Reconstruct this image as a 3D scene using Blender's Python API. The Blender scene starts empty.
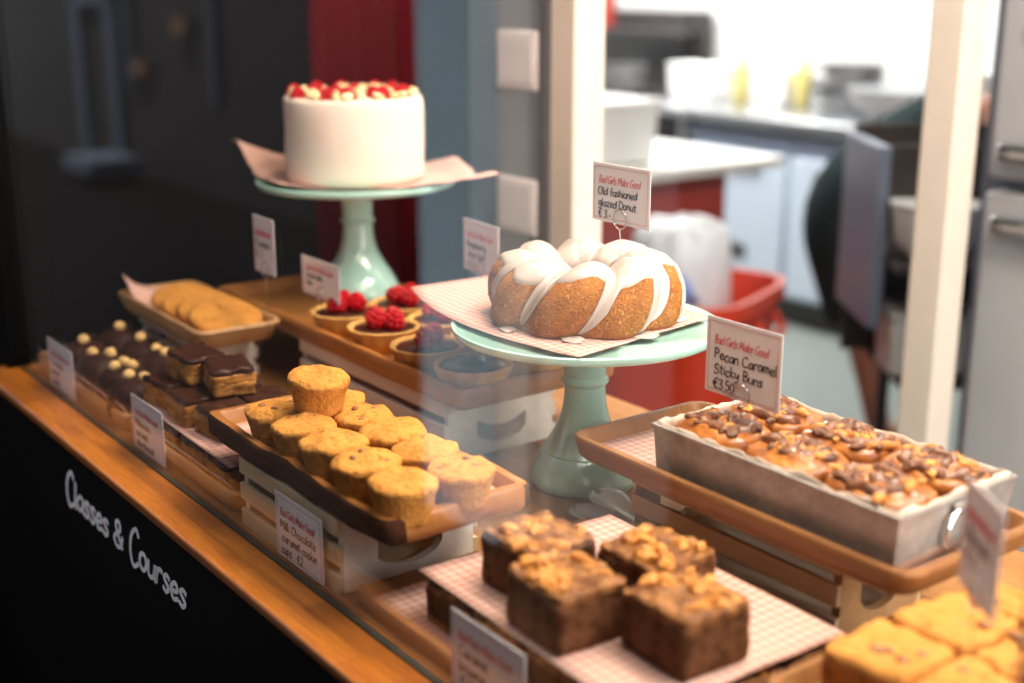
import bpy, bmesh, math, random
from mathutils import Vector, Matrix, noise
random.seed(7)
C = bpy.context.scene.collection
# ------------------------------------------------------------------ frame
# World: x right, y away from the viewer, z up; z = 0 is the display table, the floor is at -0.9.
# Shop frame: s runs along the window, n runs into the shop; G0 lies on the window pane.
SX = Vector((0.59487, -0.80382, 0)); NX = Vector((0.80382, 0.59487, 0)); G0 = Vector((-0.172, 1.112, 0))
ANG = math.atan2(SX.y, SX.x)
FLOOR = -0.9
def W(s, n, z=0.0): return G0 + SX*s + NX*n + Vector((0, 0, z))

# ------------------------------------------------------------------ materials
def nt(name):
    m = bpy.data.materials.new(name); m.use_nodes = True
    t = m.node_tree; b = t.nodes['Principled BSDF']
    return m, t, b
def setb(b, rough=.5, metal=0., spec=.5, coat=0., sss=0., trans=0.):
    b.inputs['Roughness'].default_value = rough; b.inputs['Metallic'].default_value = metal
    b.inputs['Specular IOR Level'].default_value = spec; b.inputs['Coat Weight'].default_value = coat
    b.inputs['Subsurface Weight'].default_value = sss; b.inputs['Transmission Weight'].default_value = trans
    b.inputs['Subsurface Radius'].default_value = (.01, .006, .004)
def rgba(c): return (c[0], c[1], c[2], 1)
def mixc(t, fac, a, b):
    n = t.nodes.new('ShaderNodeMix'); n.data_type = 'RGBA'
    if isinstance(a, tuple): n.inputs[6].default_value = rgba(a)
    else: t.links.new(a, n.inputs[6])
    if isinstance(b, tuple): n.inputs[7].default_value = rgba(b)
    else: t.links.new(b, n.inputs[7])
    if isinstance(fac, float): n.inputs[0].default_value = fac
    else: t.links.new(fac, n.inputs[0])
    return n.outputs[2]
def coord(t, scale=(1, 1, 1), kind='Object'):
    c = t.nodes.new('ShaderNodeTexCoord'); m = t.nodes.new('ShaderNodeMapping')
    m.inputs['Scale'].default_value = scale
    t.links.new(c.outputs[kind], m.inputs['Vector']); return m.outputs['Vector']
def noi(t, vec, scale, detail=4., rough=.55, dist=0.):
    n = t.nodes.new('ShaderNodeTexNoise'); t.links.new(vec, n.inputs['Vector'])
    n.inputs['Scale'].default_value = scale; n.inputs['Detail'].default_value = detail
    n.inputs['Roughness'].default_value = rough; n.inputs['Distortion'].default_value = dist
    return n.outputs['Fac']
def ramp(t, fac, stops):
    r = t.nodes.new('ShaderNodeValToRGB'); e = r.color_ramp.elements
    while len(e) < len(stops): e.new(.5)
    for k, (p, c) in enumerate(stops): e[k].position = p; e[k].color = rgba(c)
    t.links.new(fac, r.inputs['Fac']); return r.outputs['Color']
def bump(t, b, h, strength=.3, dist=.002):
    n = t.nodes.new('ShaderNodeBump'); n.inputs['Strength'].default_value = strength; n.inputs['Distance'].default_value = dist
    t.links.new(h, n.inputs['Height']); t.links.new(n.outputs['Normal'], b.inputs['Normal'])
def plain(name, col, rough=.5, metal=0., spec=.5, coat=0., sss=0., var=.06, vs=30., bmp=0.):
    m, t, b = nt(name); setb(b, rough, metal, spec, coat, sss)
    v = coord(t); f = noi(t, v, vs)
    lo = tuple(max(0, c*(1-var)) for c in col); hi = tuple(min(1, c*(1+var)) for c in col)
    t.links.new(ramp(t, f, [(.3, lo), (.7, hi)]), b.inputs['Base Color'])
    if bmp: bump(t, b, noi(t, v, vs*3), bmp)
    return m
def speck(name, base, spots, scale, lo=.55, hi=.65, rough=.8, bmp=.4, base2=None, sss=0., spec=.3, coat=0., dist=.0015):
    m, t, b = nt(name); setb(b, rough, 0, spec, coat, sss); v = coord(t)
    big = noi(t, v, scale*.25)
    bc = ramp(t, big, [(.35, base), (.68, base2 or tuple(c*.8 for c in base))])
    f = noi(t, v, scale, 3.)
    s = ramp(t, f, [(lo, (0, 0, 0)), (hi, (1, 1, 1))])
    t.links.new(mixc(t, s, bc, spots), b.inputs['Base Color'])
    bump(t, b, noi(t, v, scale*1.5, 5.), bmp, dist); return m
def wood(name, c1, c2, axis='x', scale=1., rough=.45, spec=.4, coat=0., blocks=False, bmp=.12):
    m, t, b = nt(name); setb(b, rough, 0, spec, coat)
    k = {'x': (1.5, 16, 16), 'y': (16, 1.5, 16), 'z': (16, 16, 1.5)}[axis]
    v = coord(t, tuple(q*scale for q in k))
    g = noi(t, v, 3., 6., .65, .6); fine = noi(t, v, 14., 3.)
    col = ramp(t, g, [(.28, c2), (.5, tuple((p+q)/2 for p, q in zip(c1, c2))), (.72, c1)])
    col = mixc(t, .0 + .25, col, ramp(t, fine, [(.35, c2), (.65, c1)]))
    if blocks:
        br = t.nodes.new('ShaderNodeTexBrick'); t.links.new(coord(t), br.inputs['Vector'])
        br.inputs['Scale'].default_value = 1.; br.inputs['Brick Width'].default_value = .22; br.inputs['Row Height'].default_value = .028
        br.inputs['Mortar Size'].default_value = .0004
        br.inputs['Color1'].default_value = (.55, .5, .45, 1); br.inputs['Color2'].default_value = (1, 1, 1, 1); br.inputs['Mortar'].default_value = (.4, .33, .28, 1)
        mm = t.nodes.new('ShaderNodeMix'); mm.data_type = 'RGBA'; mm.blend_type = 'MULTIPLY'; mm.inputs[0].default_value = .8
        t.links.new(col, mm.inputs[6]); t.links.new(br.outputs['Color'], mm.inputs[7]); col = mm.outputs[2]
    t.links.new(col, b.inputs['Base Color']); bump(t, b, fine, bmp, .001); return m
def gingham(name, c1, c2, k=80., rough=.75):
    m, t, b = nt(name); setb(b, rough, 0, .2)
    sp = t.nodes.new('ShaderNodeSeparateXYZ'); t.links.new(coord(t), sp.inputs[0]); outs = []
    for a in 'XY':
        mu = t.nodes.new('ShaderNodeMath'); mu.operation = 'MULTIPLY'; mu.inputs[1].default_value = k; t.links.new(sp.outputs[a], mu.inputs[0])
        fr = t.nodes.new('ShaderNodeMath'); fr.operation = 'FRACT'; t.links.new(mu.outputs[0], fr.inputs[0])
        gt = t.nodes.new('ShaderNodeMath'); gt.operation = 'GREATER_THAN'; gt.inputs[1].default_value = .5; t.links.new(fr.outputs[0], gt.inputs[0])
        outs.append(gt.outputs[0])
    ad = t.nodes.new('ShaderNodeMath'); ad.operation = 'ADD'; t.links.new(outs[0], ad.inputs[0]); t.links.new(outs[1], ad.inputs[1])
    hf = t.nodes.new('ShaderNodeMath'); hf.operation = 'MULTIPLY'; hf.inputs[1].default_value = .5; t.links.new(ad.outputs[0], hf.inputs[0])
    t.links.new(ramp(t, hf.outputs[0], [(0., c1), (1., c2)]), b.inputs['Base Color']); return m
def pane_glass(name, tint=(1, 1, 1)):
    # thin pane: each face reflects by Fresnel, the rest passes straight through
    m = bpy.data.materials.new(name); m.use_nodes = True; t = m.node_tree
    t.nodes.remove(t.nodes['Principled BSDF'])
    g = t.nodes.new('ShaderNodeNewGeometry'); ma = t.nodes.new('ShaderNodeMath'); ma.operation = 'MULTIPLY_ADD'
    ma.inputs[1].default_value = 1/1.52-1.52; ma.inputs[2].default_value = 1.52; t.links.new(g.outputs['Backfacing'], ma.inputs[0])
    fr = t.nodes.new('ShaderNodeFresnel'); t.links.new(ma.outputs[0], fr.inputs['IOR'])
    tr = t.nodes.new('ShaderNodeBsdfTransparent'); tr.inputs[0].default_value = rgba(tint)
    gl = t.nodes.new('ShaderNodeBsdfGlossy'); gl.inputs['Roughness'].default_value = 0.
    mx = t.nodes.new('ShaderNodeMixShader'); t.links.new(fr.outputs[0], mx.inputs[0]); t.links.new(tr.outputs[0], mx.inputs[1]); t.links.new(gl.outputs[0], mx.inputs[2])
    t.links.new(mx.outputs[0], t.nodes['Material Output'].inputs['Surface']); return m
M = {}
M['black'] = plain('black_paint', (.0028, .0026, .0027), .6, spec=.06)
M['charcoal'] = plain('charcoal_paint', (.008, .007, .008), .8, spec=.05)
M['jamb'] = plain('grey_jamb_paint', (.16, .17, .19), .6)
M['brownjamb'] = wood('brown_timber', (.10, .07, .05), (.06, .04, .03), 'z', rough=.6)
M['cream'] = plain('cream_paint', (.85, .74, .64), .55, var=.03)
M['white'] = plain('white_paint', (.82, .82, .82), .5, var=.02)
M['plate'] = plain('pale_plastic', (.8, .72, .74), .35, var=.02)
M['tile'] = plain('white_wall', (.64, .64, .645), .4, var=.03, vs=4)
M['sill'] = wood('oiled_sill_wood', (.68, .225, .022), (.26, .065, .008), 'x', 1.2, .38, .3, .1, blocks=True)
M['table'] = wood('table_wood', (.40, .19, .065), (.22, .095, .03), 'x', 1., .6, .12)
M['pine'] = wood('pale_pine', (.74, .58, .37), (.56, .40, .22), 'x', 1., .6)
M['wash'] = wood('whitewashed_pine', (.88, .85, .79), (.72, .66, .57), 'x', 1.4, .65)
M['tray'] = wood('tray_wood', (.50, .21, .055), (.27, .095, .022), 'x', 1., .35, .4, .15)
M['bark'] = wood('dark_bark', (.10, .035, .013), (.025, .009, .005), 'x', 3., .8, .2, bmp=.9)
M['oak'] = wood('oak_tray', (.35, .16, .055), (.18, .07, .022), 'x', 1., .42, .3)
M['tan'] = wood('tan_board', (.55, .33, .16), (.38, .2, .08), 'x', 1., .5, .35)
M['mint'] = plain('mint_ceramic', (.41, .68, .59), .12, spec=.6, coat=.6, sss=.0, var=.03, vs=12)
M['cookie'] = speck('cookie_cup_crumb', (.63, .29, .065), (.36, .13, .025), 150., .56, .72, .8, .9, (.50, .21, .042), spec=.1, dist=.003)
M['chip'] = plain('caramel_chunk', (.28, .11, .04), .4, var=.2)
M['bundt'] = speck('bundt_crumb', (.42, .155, .032), (.58, .28, .08), 230., .55, .68, .8, 1., (.28, .095, .02), spec=.15, dist=.004)
M['icing'] = plain('white_icing', (.50, .42, .38), .28, spec=.45, coat=.2, sss=.05, var=.02)
M['frost'] = speck('cream_frosting', (.86, .74, .64), (.72, .42, .36), 45., .69, .76, .6, .25, (.83, .69, .58), sss=.1)
M['shard'] = plain('white_chocolate', (.85, .68, .38), .5, var=.12, vs=80)
M['rasp'] = plain('raspberry_flesh', (.40, .005, .012), .4, spec=.25, var=.25, vs=120)
M['pastry'] = speck('golden_pastry', (.72, .40, .12), (.5, .22, .05), 90., .6, .75, .7, .3)
M['choc'] = plain('dark_chocolate', (.040, .014, .009), .35, spec=.25, var=.3, vs=60)
M['dome'] = plain('chocolate_coating', (.034, .012, .009), .5, spec=.15, var=.3, vs=60, bmp=.25)
M['nut'] = plain('golden_nut', (.72, .46, .18), .5, var=.2, vs=90)
M['short'] = speck('shortbread_base', (.44, .20, .055), (.20, .08, .02), 110., .48, .64, .85, .9, spec=.1)
M['caramel'] = plain('caramel_layer', (.38, .15, .03), .4, spec=.3, var=.35, vs=70)
M['brownie'] = speck('brownie_crumb', (.155, .066, .030), (.075, .028, .012), 90., .5, .66, .85, .7, spec=.06)
M['browntop'] = speck('caramel_nut_topping', (.33, .145, .045), (.13, .045, .014), 110., .42, .6, .5, .9, (.17, .06, .02), spec=.2)
M['walnut'] = plain('toasted_walnut', (.52, .21, .045), .5, spec=.3, var=.4, vs=110, bmp=.5)
M['blond'] = speck('blondie_crumb', (.58, .26, .062), (.30, .10, .02), 50., .60, .74, .8, .8, (.47, .19, .04), spec=.1, dist=.004)
M['bread'] = speck('glazed_bun', (.48, .17, .03), (.22, .065, .014), 70., .42, .62, .3, .5, (.30, .09, .018), spec=.4, coat=.2)
M['sticky'] = plain('sticky_caramel', (.17, .06, .022), .32, spec=.4, coat=.25, var=.5, vs=60, bmp=.4)
M['pecan'] = plain('pecan_brown', (.14, .055, .026), .4, spec=.4, var=.5, vs=120, bmp=.6)
M['liner'] = plain('baking_paper', (.64, .51, .41), .6, var=.05, sss=.0)
M['pinkpaper'] = gingham('pink_print_paper', (.60, .43, .37), (.50, .22, .18), 95.)
M['gingham'] = gingham('pink_gingham_paper', (.56, .42, .355), (.50, .225, .175), 100.)
M['roughpink'] = plain('pink_greaseproof', (.70, .42, .36), .7, var=.1)
def tinmat():
    m, t, b = nt('aged_tin'); setb(b, .45, .45, .5); v = coord(t)
    t.links.new(ramp(t, noi(t, v, 45., 5., .7), [(.3, (.27, .25, .235)), (.7, (.50, .46, .43))]), b.inputs['Base Color'])
    bump(t, b, noi(t, v, 60.), .15); return m
M['tin'] = tinmat()
M['steel'] = plain('brushed_steel', (.55, .57, .60), .3, .85, var=.06)
M['chrome'] = plain('chrome_metal', (.75, .75, .75), .12, 1., var=.03)
M['fridge'] = plain('silver_fridge', (.56, .56, .59), .38, .2, var=.04, vs=6)
M['card'] = plain('card_stock', (.90, .88, .90), .6, var=.02)
M['ink'] = plain('black_ink', (.03, .03, .035), .6)
M['redink'] = plain('red_ink', (.75, .12, .16), .6)
M['pinkink'] = plain('pink_border_ink', (.72, .42, .44), .6)
M['letter'] = plain('white_lettering', (.88, .86, .86), .5)
M['redpaint'] = plain('red_cabinet_paint', (.40, .035, .022), .4, var=.05)
M['redbin'] = plain('red_plastic', (.75, .055, .018), .35, var=.06)
M['bag'] = plain('white_bag_plastic', (.75, .78, .85), .35, var=.06, bmp=.3)
M['bluebag'] = plain('blue_bag_plastic', (.22, .30, .62), .35, var=.3, vs=20)
M['bluewhite'] = plain('pale_blue_door', (.50, .59, .71), .4, var=.03)
M['counter'] = plain('white_worktop', (.84, .84, .82), .3, var=.02)
M['darkmetal'] = plain('dark_enamel', (.035, .032, .032), .35, var=.2)
M['yellow'] = plain('yellow_plastic', (.62, .54, .20), .35, var=.1)
M['greypan'] = plain('grey_pan_metal', (.22, .22, .23), .4, .5, var=.1)
M['slate'] = plain('blue_grey_steel', (.22, .26, .36), .45, .2, var=.06)
M['darkbrown'] = plain('dark_brown_laminate', (.045, .034, .03), .6, var=.2)
M['skin'] = plain('skin', (.45, .21, .13), .5, sss=.1, var=.05)
M['dress'] = plain('dark_green_cloth', (.022, .040, .044), .9, spec=.1, var=.25, vs=14, bmp=.2)
M['hair'] = plain('brown_hair', (.05, .025, .015), .5, var=.3, vs=60)
M['floor'] = plain('grey_kitchen_vinyl', (.20, .225, .21), .35, var=.05, vs=8)
M['asphalt'] = plain('dark_asphalt', (.0055, .0055, .006), .95, spec=.02, var=.3, vs=20, bmp=.3)
M['facade'] = plain('dark_shopfront_paint', (.007, .006, .007), .7, var=.3, vs=2)
M['ceiling'] = plain('ceiling_paint', (.75, .74, .72), .7, var=.02)
M['kioskred'] = plain('red_gloss_paint', (.42, .014, .032), .5, var=.1, vs=6)
M['kioskpale'] = plain('pale_blue_paint', (.50, .70, .88), .6, var=.05, vs=3)
M['kioskgrey'] = plain('pale_grey_paint', (.86, .85, .87), .6, var=.05, vs=3)
M['glass'] = pane_glass('window_pane_glass', (.985, .992, .988))
M['edge'] = plain('green_glass_edge', (.02, .03, .025), .5, spec=.2)
M['clear'] = plain('clear_tong_plastic', (.82, .80, .78), .12, spec=.7, var=.02); M['clear'].node_tree.nodes['Principled BSDF'].inputs['Alpha'].default_value = .5
M['bulb'] = None

# ------------------------------------------------------------------ mesh helpers
class MB:
    def __init__(s): s.b = bmesh.new()
    def face(s, vs, mi=0):
        try: f = s.b.faces.new(vs); f.material_index = mi; return f
        except ValueError: return None
    def box(s, cx, cy, cz, sx, sy, sz, rot=None, taper=1., mi=0):
        vs = []
        for z in (-1, 1):
            k = taper if z > 0 else 1.
            for x, y in ((-1, -1), (1, -1), (1, 1), (-1, 1)):
                p = Vector((x*sx/2*k, y*sy/2*k, z*sz/2))
                if rot: p = rot @ p
                vs.append(s.b.verts.new(p + Vector((cx, cy, cz))))
        for q in ((3, 2, 1, 0), (4, 5, 6, 7), (0, 1, 5, 4), (1, 2, 6, 5), (2, 3, 7, 6), (3, 0, 4, 7)):
            s.face([vs[i] for i in q], mi)
        return s
    def lathe(s, prof, seg=40, fn=None, cap=True, c=(0, 0, 0), mi=0):
        rings = []
        for r, z in prof:
            ring = []
            for k in range(seg):
                a = 2*math.pi*k/seg; p = Vector((r*math.cos(a), r*math.sin(a), z))
                if fn: p = fn(p, a)
                ring.append(s.b.verts.new(p + Vector(c)))
            rings.append(ring)
        for i in range(len(rings)-1):
            for k in range(seg):
                j = (k+1) % seg; s.face([rings[i][k], rings[i][j], rings[i+1][j], rings[i+1][k]], mi)
        if cap:
            s.face(rings[0][::-1], mi); s.face(rings[-1], mi)
        return s
    def tube(s, pts, r, seg=8, mi=0, closed=False):
        pts = [Vector(p) for p in pts]; rings = []; n = len(pts); up = None
        for i, p in enumerate(pts):
            d = (pts[(i+1) % n if closed else min(i+1, n-1)] - pts[(i-1) % n if closed else max(i-1, 0)]).normalized()
            if up is None: up = Vector((0, 0, 1)) if abs(d.z) < .9 else Vector((1, 0, 0))
            a = (up - d*up.dot(d)).normalized(); up = a; bb = d.cross(a)
            rr = r[i] if isinstance(r, (list, tuple)) else r
            rings.append([s.b.verts.new(p + (a*math.cos(t)+bb*math.sin(t))*rr) for t in [2*math.pi*k/seg for k in range(seg)]])
        for i in range(n if closed else n-1):
            q = rings[(i+1) % n]
            for k in range(seg):
                j = (k+1) % seg; s.face([rings[i][k], rings[i][j], q[j], q[k]], mi)
        if not closed: s.face(rings[0][::-1], mi); s.face(rings[-1], mi)
        return s
    def blob(s, c, r, sub=2, sq=(1, 1, 1), amp=0., freq=40., seed=0., rot=None, mi=0):
        ret = bmesh.ops.create_icosphere(s.b, subdivisions=sub, radius=1.)
        for v in ret['verts']:
            d = v.co.copy(); k = 1 + amp*noise.noise(d*freq + Vector((seed, seed*1.7, 3.1)))
            p = Vector((d.x*sq[0], d.y*sq[1], d.z*sq[2]))*r*k
            if rot: p = rot @ p
            v.co = p + Vector(c)
        for f in {f for v in ret['verts'] for f in v.link_faces}: f.material_index = mi
        return s
    def sheet(s, fn, nu, nv, thick=0., mi=0):
        g = [[s.b.verts.new(fn(u/nu, v/nv)) for v in range(nv+1)] for u in range(nu+1)]
        for u in range(nu):
            for v in range(nv): s.face([g[u][v], g[u+1][v], g[u+1][v+1], g[u][v+1]], mi)
        return s
    def rough(s, sx, sy, sz, cuts=6, amp=.002, freq=60., seed=0., top=0., cz=None, rnd=.0):
        # a cut block of cake: subdivided box, rounded edges, uneven faces; base at z = 0
        b2 = bmesh.new(); bmesh.ops.create_cube(b2, size=1.)
        bmesh.ops.subdivide_edges(b2, edges=b2.edges[:], cuts=cuts, use_grid_fill=True)
        sd = Vector((seed*3.3, seed*1.9, seed*.7)); mp = {}
        for v in b2.verts:
            p = v.co.copy()
            ex = sum(1 for q in p if abs(q) > .499)
            k = 1 - rnd*(0, 0, 1, 1.9)[ex]
            q = Vector((p.x*sx*k, p.y*sy*k, p.z*sz*(1-.3*rnd*(ex > 1))))
            nv = noise.noise_vector(q*freq + sd)*amp
            if p.z < -.49: nv.z = 0
            if p.z > .49 and top: nv.z += top*(noise.noise(q*freq*1.6 + sd*2)+.25)
            q += nv; q.z += sz/2; mp[v] = s.b.verts.new(q + Vector((0, 0, cz or 0)))
        for f in b2.faces: s.face([mp[v] for v in f.verts])
        b2.free(); return s
    def build(s, name, m, parent=None, loc=(0, 0, 0), rotz=0., smooth=True, bevel=0., sub=0, solid=0., seg=2, ang=40):
        bmesh.ops.recalc_face_normals(s.b, faces=s.b.faces[:]) if not solid else None
        me = bpy.data.meshes.new(name); s.b.to_mesh(me); s.b.free()
        for q in (m if isinstance(m, list) else [m]): me.materials.append(M[q])
        if smooth:
            for p in me.polygons: p.use_smooth = True
        o = bpy.data.objects.new(name, me); C.objects.link(o); o.location = loc; o.rotation_euler = (0, 0, rotz)
        if parent: o.parent = parent
        if solid:
            q = o.modifiers.new('thickness', 'SOLIDIFY'); q.thickness = solid; q.offset = 0
        if bevel:
            q = o.modifiers.new('edges', 'BEVEL'); q.width = bevel; q.segments = seg; q.limit_method = 'ANGLE'; q.angle_limit = math.radians(35)
        if sub:
            q = o.modifiers.new('soft', 'SUBSURF'); q.levels = sub; q.render_levels = sub
        if smooth and ang and not sub:
            me.set_sharp_from_angle(angle=math.radians(ang))
        return o
def tag(o, label=None, cat=None, group=None, kind=None):
    if label: o['label'] = label
    if cat: o['category'] = cat
    if group: o['group'] = group
    if kind: o['kind'] = kind
    return o
def thing(name, label, cat, loc=(0, 0, 0), rotz=0., group=None):
    o = bpy.data.objects.new(name, None); C.objects.link(o); o.location = loc; o.rotation_euler = (0, 0, rotz); o.empty_display_size = .02
    return tag(o, label, cat, group)
def copy_tree(o, loc, rotz, label, parent=None, scale=None):
    c = o.copy(); C.objects.link(c); c.location = loc; c.rotation_euler = (0, 0, rotz)
    if scale: c.scale = scale
    if label: c['label'] = label
    for ch in o.children:
        d = ch.copy(); C.objects.link(d); d.parent = c
        for g in ch.children:
            e = g.copy(); C.objects.link(e); e.parent = d
    return c
def cube(name, m, s0, s1, n0, n1, z0, z1, bevel=.0, parent=None):
    o = MB().box((s0+s1)/2, (n0+n1)/2, (z0+z1)/2, s1-s0, n1-n0, z1-z0).build(name, m, parent, bevel=bevel)
    if not parent: o.location = G0; o.rotation_euler = (0, 0, ANG)
    return o
def struct(o): o['kind'] = 'structure'; return o

# ------------------------------------------------------------------ hand lettering
def ell(cx, cy, rx, ry, a0=90, a1=450, n=12):
    return [(cx+rx*math.cos(math.radians(a0+(a1-a0)*k/n)), cy+ry*math.sin(math.radians(a0+(a1-a0)*k/n))) for k in range(n+1)]
GL = {
'a': (.55, [[(.48, .5), (.25, .6), (.05, .32), (.2, .02), (.4, .18), (.48, .56), (.48, .12), (.6, 0)]]),
'b': (.52, [[(.08, 1), (.08, .02), (.3, 0), (.46, .28), (.3, .58), (.1, .42)]]),
'c': (.48, [[(.45, .48), (.25, .6), (.05, .3), (.2, 0), (.46, .12)]]),
'd': (.56, [[(.46, .5), (.25, .58), (.05, .28), (.2, 0), (.44, .18), (.5, 1), (.5, .05)]]),
'e': (.5, [[(.06, .28), (.3, .3), (.42, .42), (.26, .6), (.06, .34), (.2, 0), (.48, .12)]]),
'f': (.42, [[(.42, .92), (.28, 1), (.2, .8), (.2, 0)], [(.02, .55), (.4, .55)]]),
'g': (.54, [[(.45, .5), (.22, .6), (.05, .32), (.2, .05), (.42, .22), (.46, .56), (.46, -.2), (.25, -.38), (.06, -.25)]]),
'h': (.5, [[(.08, 1), (.08, 0), (.1, .38), (.28, .6), (.42, .4), (.42, 0)]]),
'i': (.2, [[(.1, .58), (.1, 0)], [(.1, .78), (.12, .83)]]),
'k': (.48, [[(.08, 1), (.08, 0)], [(.42, .58), (.1, .28), (.44, 0)]]),
'l': (.24, [[(.1, 1), (.1, .08), (.2, 0)]]),
'm': (.66, [[(.06, .58), (.06, 0), (.08, .4), (.2, .6), (.3, .4), (.3, 0), (.33, .42), (.46, .6), (.56, .4), (.58, 0)]]),
'n': (.5, [[(.06, .58), (.06, 0), (.1, .42), (.26, .6), (.4, .4), (.42, 0)]]),
'o': (.52, [ell(.25, .3, .2, .3)]),
'p': (.52, [[(.08, .58), (.08, -.38)], [(.08, .45), (.28, .6), (.46, .32), (.28, .02), (.08, .14)]]),
'r': (.4, [[(.06, .58), (.06, 0), (.08, .36), (.2, .58), (.38, .54)]]),
's': (.44, [[(.4, .52), (.22, .6), (.08, .46), (.22, .32), (.36, .18), (.24, 0), (.04, .08)]]),
't': (.42, [[(.2, .9), (.2, .1), (.36, 0)], [(.02, .6), (.4, .6)]]),
'u': (.52, [[(.06, .58), (.08, .12), (.22, 0), (.4, .15), (.44, .58), (.44, .08), (.54, 0)]]),
'y': (.5, [[(.06, .58), (.12, .2), (.26, .14), (.42, .58), (.4, -.1), (.2, -.38), (.04, -.25)]]),
'v': (.48, [[(.06, .58), (.24, 0), (.42, .58)]]), 'w': (.68, [[(.05, .58), (.18, 0), (.32, .5), (.46, 0), (.6, .58)]]), 'x': (.46, [[(.05, .58), (.42, 0)], [(.42, .58), (.05, 0)]]),
'z': (.48, [[(.06, .58), (.42, .58)], [(.42, .58), (.05, 0)], [(.05, 0), (.44, 0)]]),
'O': (.75, [ell(.36, .5, .32, .5)]),
'G': (.72, [[(.6, .85), (.4, 1), (.12, .8), (.06, .4), (.25, .02), (.55, .1), (.6, .42), (.36, .42)]]),
'D': (.7, [[(.1, 1), (.1, 0)], [(.02, .98), (.35, .98), (.62, .6), (.5, .15), (.02, .02)]]),
'P': (.6, [[(.1, 1), (.1, 0)], [(.04, .98), (.4, .96), (.52, .72), (.36, .5), (.1, .48)]]),
'R': (.6, [[(.1, 1), (.1, 0)], [(.04, .98), (.4, .96), (.5, .74), (.34, .52), (.1, .5)], [(.26, .5), (.54, 0)]]),
'C': (.66, [[(.58, .82), (.4, 1), (.12, .75), (.08, .3), (.3, 0), (.6, .16)]]),
'S': (.6, [[(.52, .85), (.3, 1), (.1, .8), (.2, .56), (.46, .42), (.5, .16), (.26, 0), (.04, .12)]]),
'B': (.62, [[(.1, 1), (.1, 0)], [(.04, .98), (.42, .92), (.42, .6), (.12, .52), (.5, .42), (.5, .08), (.04, .02)]]),
'M': (.85, [[(.06, 0), (.14, 1), (.38, .3), (.64, 1), (.74, 0)]]),
'0': (.5, [ell(.24, .5, .18, .48)]),
'2': (.5, [[(.06, .8), (.24, 1), (.42, .76), (.06, .02)], [(.06, .02), (.44, .02)]]),
'3': (.5, [[(.06, .9), (.3, .98), (.4, .75), (.18, .54), (.42, .34), (.3, .02), (.04, .1)]]),
'5': (.5, [[(.42, .98), (.1, .98)], [(.1, .98), (.1, .56), (.34, .6), (.42, .3), (.26, 0), (.04, .1)]]),
'E': (.6, [[(.56, .88), (.34, 1), (.14, .7), (.14, .3), (.34, 0), (.56, .12)], [(.0, .6), (.42, .6)], [(.0, .42), (.4, .42)]]),
'&': (.7, [[(.6, .5), (.5, .1), (.24, 0), (.06, .22), (.2, .46), (.44, .7), (.36, .98), (.18, .9), (.2, .66), (.62, .02)]]),
'-': (.4, [[(.06, .32), (.32, .32)]]), '.': (.2, [[(.08, .03), (.1, .06)]]), ' ': (.32, []),
}
def crom(p, k=4):
    if len(p) < 3: return p
    q = [p[0]] + list(p) + [p[-1]]; out = []
    for i in range(1, len(q)-2):
        for j in range(k):
            t = j/k; a, b, c, d = q[i-1], q[i], q[i+1], q[i+2]
            out.append(tuple(.5*((2*b[x]) + (c[x]-a[x])*t + (2*a[x]-5*b[x]+4*c[x]-d[x])*t*t + (3*b[x]-a[x]-3*c[x]+d[x])*t**3) for x in (0, 1)))
    return out + [p[-1]]
def write(mb, text, x, z, h, pen, y=0., ws=1., slant=0., depth=.0004, jit=0.):
    # ribbon strokes in the xz plane, front towards -y
    for ch in text:
        w, strokes = GL[ch]; jz = random.uniform(-jit, jit)*h
        for st in strokes:
            p = [(x + (a*ws + slant*b)*h, z + b*h + jz) for a, b in crom(st)]
            L = []
            for i, q in enumerate(p):
                a = p[max(i-1, 0)]; b = p[min(i+1, len(p)-1)]; d = Vector((b[0]-a[0], b[1]-a[1]))
                d = d.normalized() if d.length > 0 else Vector((1, 0)); nrm = Vector((-d.y, d.x))*pen/2
                L.append((mb.b.verts.new((q[0]+nrm.x, y, q[1]+nrm.y)), mb.b.verts.new((q[0]-nrm.x, y, q[1]-nrm.y)),
                          mb.b.verts.new((q[0]+nrm.x, y-depth, q[1]+nrm.y)), mb.b.verts.new((q[0]-nrm.x, y-depth, q[1]-nrm.y))))
            for i in range(len(L)-1):
                A, B = L[i], L[i+1]
                mb.face([A[2], A[3], B[3], B[2]]); mb.face([A[0], A[2], B[2], B[0]]); mb.face([A[3], A[1], B[1], B[3]])
            mb.face([L[0][0], L[0][1], L[0][3], L[0][2]]); mb.face([L[-1][2], L[-1][3], L[-1][1], L[-1][0]])
        x += w*ws*h
    return x
def width(text, h, ws=1.): return sum(GL[c][0] for c in text)*ws*h
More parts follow.
